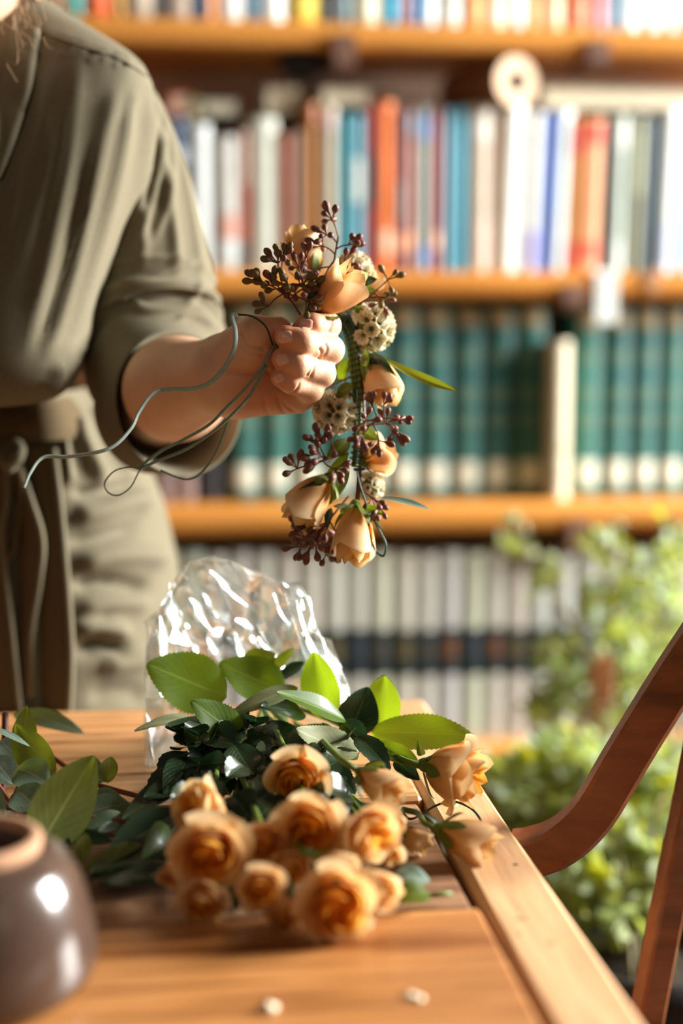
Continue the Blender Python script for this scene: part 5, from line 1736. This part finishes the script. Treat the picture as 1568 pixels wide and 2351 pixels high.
for b, t, w, m_, nv_, cu in (
 ((55, 1770, 1.03), (60, 1618, 1.045), 56, m_euc2, -CF + CU * .1, .05), ((125, 1786, 1.02), (34, 1660, 1.03), 62, m_euc2, -CF + CR * .2, .04),
 ((80, 1962, .90), (215, 1735, .93), 128, m_euc2, -CF * .9 + CR * .25 + CU * .2, -.05), ((240, 1796, 1.02), (148, 1762, 1.04), 74, m_euc, EN, .12), ((246, 1798, 1.02), (255, 1735, 1.03), 40, m_euc2, -CF, .1),
 ((30, 1642, 1.12), (192, 1678, 1.10), 46, m_euc, EN, .10), ((-30, 1668, 1.0), (70, 1712, .99), 18, m_euc3, CU - CF * .5, .05), ((0, 1700, 1.05), (62, 1762, 1.03), 70, m_euc3, EN, .06),
 ((38, 1765, 1.0), (112, 1798, .985), 84, m_euc, EN, .10), ((-20, 1740, 1.02), (32, 1800, 1.0), 66, m_euc3, EN, .08), ((36, 1812, .98), (88, 1858, .97), 78, m_euc, EN, .06), ((-30, 1800, .97), (10, 1880, .95), 40, m_euc, EN, .06),
 ((300, 1845, .97), (178, 1872, .955), 66, m_euc, EN, .06), ((300, 1882, .94), (190, 1905, .93), 60, m_euc, EN, .06), ((285, 1838, .98), (190, 1842, .97), 60, m_euc, EN, .06), ((-10, 1870, .96), (26, 1905, .95), 56, m_euc3, EN, .05),
 ((190, 1980, .885), (194, 1910, .90), 36, m_euc2, -CF, .05), ((330, 1935, .905), (180, 2010, .875), 34, m_euc2, EN, .08), ((150, 1920, .92), (260, 1930, .91), 36, m_leafB, EN, .05), ((100, 1905, .935), (165, 1950, .90), 40, m_leafB, EN, .03),
 ((380, 2000, .88), (230, 2085, .86), 90, m_leafB, CU - CF * .2, .04), ((330, 1990, .89), (205, 2050, .87), 74, m_leafB, CU - CF * .2, .03), ((275, 1890, .935), (222, 1912, .925), 24, m_euc3, EN, .05)):
    B_p, T_p = at(*b), at(*t)
    for q in (B_p, T_p):
        q[2] = max(q[2], TZ + .004)
    leaf(euc, B_p, T_p, nv_, w * 1.1 * (b[2] + t[2]) / 2 / FPX, m_, 'euc', curl=cu, foldup=rnd.uniform(.03, .2), wmax=.45, nl=15)
# cut scraps
def scrap(name, V, Fc, m_, lab, cat, uv=None):
    o = put(name, V, Fc, m_, None, True, uv)
    return tag(o, lab, cat)
zl = TZ + .003
V, Fc, UV = leaf_verts(onz(905, 2020, zl), onz(990, 2018, zl), (0, -.3, 1), .020, 'euc', .10, .2)
scrap('fallen_leaf', V, Fc, m_euc3, 'blue-green fallen leaf on the rough plank beside the roses', 'leaf', UV)
V, Fc, UV = leaf_verts(onz(988, 2052, zl + .004), onz(895, 2068, zl + .004), (0, -.5, 1), .017, 'euc', .12, .15)
scrap('fallen_leaf', V, Fc, m_leafA, 'bright green fallen leaf lying near the largest rose', 'leaf', UV)
scrap('stem_piece', *tube([onz(984, 2056, zl), onz(1010, 2054, zl), onz(1036, 2052, zl)], .0016, 8), m_stem, 'short cut green stem piece beside the bright fallen leaf', 'stem')
def crumb(px, py, r, seed, m_, lab):
    rs_ = random.Random(seed)
    c = onz(px, py, TZ)
    V, Fc = lathe([(.001, 0), (.8, .05), (1, .4), (.7, .8), (.001, .95)], 9)
    V = V * np.array([r * rs_.uniform(.8, 1.5), r, r * .6]) * (1 + .2 * np.array([[rs_.gauss(0, 1)] for _ in V]))
    V[:, 2] = np.abs(V[:, 2])
    o = put('petal_scrap', V + c, Fc, m_, None, True)
    tag(o, lab, 'scrap')
m_crumb = mat('dry_petal', (238, 226, 196), .7)
crumb(617, 2318, .0052, 1, m_crumb, 'pale petal scrap alone on the front plank')
crumb(942, 2288, .0026, 2, m_crumb, 'tiny pale crumb on the front plank near the border board')
crumb(963, 2295, .0026, 3, m_crumb, 'tiny whitish crumb next to another on the front plank')
# ring of wire on the table under the reaching rose
wp = smooth_path([onz(925, 1865, zl), onz(940, 1880, zl), onz(965, 1872, zl), onz(1000, 1850, zl + .004), onz(1040, 1840, zl + .008), onz(1080, 1855, zl + .006), onz(1102, 1880, zl), onz(1106, 1902, zl)], 40)
tag(put('wire_loop', *tube(wp, .0009, 6), m_wire, None, True), 'thin dark green wire curled on the table under the reaching rose', 'wire')

# ------------------------------------------------------------------ brown glazed pot
pc = onz(-40, 2262, TZ)
pc = onz(-62, 2265, TZ)
pot = thing('pot', tuple(pc), 'brown glazed stoneware pot with a bare clay ring, standing on the table', 'pot')
prof = [(.001, .001), (.048, .001), (.0585, .004), (.0630, .010), (.0642, .017), (.0628, .030), (.0595, .045), (.0550, .058), (.0490, .0675), (.0415, .0725), (.0365, .0735)]
sm = smooth_path(np.array(prof), 46)
V, Fc = lathe(sm, 64, pc)
m_glaze = mat('brown_glaze', (74, 57, 47), .22, .12, 14, spec=.5, coat=.35)
put('body', V, Fc, m_glaze, pot, True)
rg = [(.0365, .0730), (.0370, .0780), (.0352, .0800), (.0320, .0800), (.0306, .0780), (.0304, .0690)]
V, Fc = lathe(smooth_path(np.array(rg), 22), 64, pc)
put('clay_ring', V, Fc, mat('bare_clay', (186, 142, 108), .8, .12, 120), pot, True)
V, Fc = lathe(np.array([(.0306, .0760), (.0296, .0670), (.024, .0655), (.001, .0652)]), 64, pc)
put('inner_base', V, Fc, mat('inner_glaze', (70, 48, 40), .35), pot, True)

# ------------------------------------------------------------------ bentwood chair
chair = thing('chair', (.62, .78, 0), 'dark brown bentwood chair with a curved arm beside the table', 'chair')
w_chair = wood_mat('chair_wood', (86, 48, 24), (150, 88, 48), 0, .42, 5, knots=False)
def rail(P, w, h, m_, name, n=40):
    P = smooth_path(P, n)
    T, N, B = frames(P, (0, 1, 0))
    prof = [(-1, -.8), (-.8, -1), (.8, -1), (1, -.8), (1, .8), (.8, 1), (-.8, 1), (-1, .8)]
    V = np.concatenate([[P[i] + N[i] * w * a + B[i] * h * b for a, b in prof] for i in range(n)])
    Fc = grid_faces(n, 8, True) + [tuple(range(8))[::-1], tuple((n - 1) * 8 + j for j in range(8))]
    return put(name, V, Fc, m_, chair, False)
arm = [at(x, y, d) for x, y, d in ((1182, 1962, 1.014), (1222, 1956, 1.01), (1290, 1930, 1.0), (1360, 1865, .995), (1430, 1750, .99), (1500, 1635, .985), (1580, 1510, .98), (1680, 1370, .97), (1780, 1300, .96))]
rail(arm, .015, .0145, w_chair, 'arm')
post = [at(x, y, d) for x, y, d in ((1455, 2480, .90), (1478, 2370, .90), (1510, 2200, .91), (1545, 2020, .92), (1580, 1850, .93), (1620, 1640, .95), (1660, 1420, .965))]
rail(post, .010, .0085, w_chair, 'post')
sx, sy = at(1500, 2351, .90)[0], .83
V, Fc = lathe([(.001, 0), (.17, 0), (.185, .012), (.18, .026), (.001, .030)], 40, (sx + .13, sy - .04, .43))
put('seat', V, Fc, w_chair, chair, True)
for dx, dy in ((-.02, .08), (.22, .08), (-.02, -.16), (.22, -.16)):
    put('leg', *tube([(sx + dx, sy + dy, .0), (sx + .10 + (dx - .1) * .85, sy - .04 + (dy + .04) * .85, .43)], [.012, .016], 12), w_chair, chair, True)
put('post', *tube([post[0] + (0, 0, .02), (sx + .0, sy + .03, .455)], .0085, 10), w_chair, chair, True)

# ------------------------------------------------------------------ plants by the bookcase
PL = [leaf_mat('plant_leaf_%d' % i, c, v, .5, .45, tcol=tcx) for i, (c, v, tcx) in enumerate((((168, 184, 118), (190, 200, 140), (190, 200, 90)), ((150, 158, 48), (180, 184, 90), (190, 190, 40)),
      ((140, 152, 88), (170, 180, 120), (160, 168, 70)), ((176, 196, 160), (200, 214, 180), (180, 200, 120)), ((70, 96, 56), (110, 130, 80), (90, 120, 40))))]
LV = []
for i in range(5):
    V, Fc, UV = leaf_verts((0, 0, 0), (0, 1, 0), (0, 0, 1), .78, 'euc', .12, .2, nl=6)
    LV.append(mesh_data('leaf', V, Fc, PL[i], True, UV))
m_pstem = mat('plant_stem', (104, 92, 50), .6)
def plant(base, top, pot_r, pot_h, m_pot, blobs, label, n_obj, n_stuff, size, pal, seed):
    """blobs: (px, py, d, rx px, ry px, weight) leafy masses held on stems from the pot"""
    rs_ = random.Random(seed)
    t = thing('potted_plant', base, label, 'plant')
    V, Fc = lathe([(.001, 0), (pot_r * .78, 0), (pot_r * .95, pot_h * .9), (pot_r, pot_h * .9), (pot_r, pot_h), (pot_r * .9, pot_h), (pot_r * .88, pot_h * .93), (.001, pot_h * .93)], 32, base)
    put('planter', V, Fc, m_pot, t, True)
    V, Fc = lathe([(.001, pot_h * .935), (pot_r * .87, pot_h * .935)], 24, base)
    put('soil', V, Fc, mat('soil', (50, 38, 28), .9), t)
    root = np.array(base) + (0, 0, pot_h * .93)
    pts = []
    ws = [b[5] for b in blobs]
    for k in range(n_obj + n_stuff):
        b = rs_.choices(blobs, ws)[0]
        while True:
            u, v = rs_.uniform(-1, 1), rs_.uniform(-1, 1)
            if u * u + v * v < 1:
                break
        p = at(b[0] + u * b[3], b[1] + v * b[4], b[2] + rs_.uniform(-.09, .09))
        if p[1] > SY - .03:
            p[1] = SY - .03 - rs_.random() * .05
        pts.append(p)
    for b in blobs:
        e = at(b[0], b[1], b[2])
        e2 = at(b[0] + rs_.uniform(-.6, .6) * b[3], b[1] - b[4] * .9, b[2])
        q = root + (e - root) * .5 + np.array([rs_.uniform(-.03, .03), 0, .05])
        P = smooth_path([root + (rs_.uniform(-.03, .03), rs_.uniform(-.03, .03), 0), q, e, e2], 16)
        P[:, 1] = np.minimum(P[:, 1], SY - .03)
        put('plant_stem', *tube(P, .0026, 6), m_pstem, t, True)
    VV, FF, UU, n = [], [], [], 0
    for k, p in enumerate(pts):
        d = nrm(np.array([rs_.gauss(0, 1), rs_.gauss(0, 1), rs_.gauss(.1, .7)]))
        nr = np.array([rs_.gauss(.3, .6), rs_.gauss(-.5, .6), rs_.gauss(.6, .6)])
        s_ = size * rs_.uniform(.7, 1.35)
        if k < n_obj:
            o = add('leaf', LV[rs_.choice(pal)], t, Vector(p - np.array(base)))
            T = d
            Nn = nrm(nr - T * (nr @ T))
            B = np.cross(T, Nn)
            o.matrix_local = Matrix.Translation(Vector(p - np.array(base))) @ Matrix((B, T, Nn)).transposed().to_4x4() @ Matrix.Scale(s_, 4)
        else:
            V, Fc, UV = leaf_verts(p, p + d * s_, nr, s_ * .78, 'euc', .12, .2, nl=5)
            VV.append(V)
            FF += [tuple(i + n for i in f) for f in Fc]
            UU += UV
            n += len(V)
    if VV:
        o = put('foliage', np.concatenate(VV), FF, PL[pal[0]], t, True, UU)
        o['kind'] = 'stuff'
        for c_ in pal[1:]:
            o.data.materials.append(PL[c_])
        per = len(FF) // len(VV)
        mi = np.repeat([rs_.randrange(len(pal)) for _ in VV], per).astype(np.int32)
        o.data.polygons.foreach_set('material_index', mi)
    return t
b1 = at(1640, 1900, 1.98)
plant((b1[0], 2.0, 0), None, .13, .26, mat('terracotta', (160, 96, 62), .8, .1, 20),
      [(1185, 1230, 2.0, 26, 40, .25), (1245, 1330, 2.0, 45, 40, .35), (1395, 1260, 2.0, 38, 45, .45), (1545, 1240, 1.95, 40, 60, .9), (1500, 1330, 1.95, 70, 60, 1), (1400, 1390, 1.95, 70, 60, 1.1),
       (1530, 1440, 1.95, 60, 80, 1.4), (1430, 1480, 1.9, 70, 60, 1.1), (1290, 1510, 1.95, 50, 60, .9), (1490, 1570, 1.9, 80, 80, 1.6), (1300, 1590, 1.95, 50, 60, .8), (1230, 1620, 1.95, 40, 40, .4), (1450, 1650, 1.9, 60, 60, 1)],
      'tall airy potted plant with small pale green leaves before the bookcase', 270, 330, .022, (0, 0, 1, 1, 3, 3, 2), 3)
b2 = at(1500, 2190, 1.50)
plant((b2[0], b2[1], 0), None, .105, .445, mat('black_planter', (30, 27, 28), .45),
      [(1170, 1770, 1.75, 70, 50, 1), (1300, 1740, 1.75, 90, 60, 1.3), (1430, 1780, 1.7, 90, 70, 1.2), (1200, 1870, 1.7, 90, 60, 1.3), (1330, 1850, 1.7, 80, 70, 1.3), (1540, 1800, 1.7, 60, 90, 1), (1450, 1940, 1.65, 90, 80, 1.4),
       (1560, 1960, 1.65, 60, 90, 1), (1350, 2020, 1.6, 90, 70, 1.2), (1480, 2080, 1.6, 90, 70, 1.3), (1380, 2130, 1.58, 70, 50, .8), (1260, 1960, 1.65, 60, 60, .7)],
      'low bushy plant with dense green leaves in a black planter', 280, 900, .026, (0, 1, 1, 2, 0, 3, 2), 9)
# brown wooden plant stand among the leaves
stand = thing('plant_stand', tuple(at(1385, 1690, 2.08) * np.array([1, 1, 0])), 'brown wooden plant stand partly hidden by the leaves', 'stand')
w_st = wood_mat('stand_wood', (146, 84, 50), (178, 112, 74), 2, .6, 5, knots=False)
a, b = at(1345, 1500, 2.04), at(1408, 1500, 2.04)
zt_ = a[2]
put('post', *box((a[0], a[1] - .02, 0), (b[0], a[1] + .01, zt_), .003), w_st, stand)
put('foot_board', *box((a[0] - .05, a[1] - .06, 0), (b[0] + .05, a[1] - .021, .03), .003), w_st, stand)
sl_ = [at(1262, 2005, 1.72), at(1425, 2112, 1.66)]
board = thing('wooden_slat', tuple(sl_[0] * np.array([1, 1, 0])), 'worn pale wooden slat leaning among the low bushy leaves', 'slat')
low = sl_[0] + (sl_[0] - sl_[1]) * .2
put('slat', *tube([low, sl_[1]], .013, 4, flat=(1, .5)), mat('worn_slat', (200, 160, 130), .7, .15, 20), board)
put('support', *box((sl_[1][0] - .012, sl_[1][1] - .012, 0), (sl_[1][0] + .012, sl_[1][1] + .012, sl_[1][2])), mat('worn_slat', (200, 160, 130)), board)
put('support', *box((low[0] - .012, low[1] - .012, 0), (low[0] + .012, low[1] + .012, low[2])), mat('worn_slat', (200, 160, 130)), board)
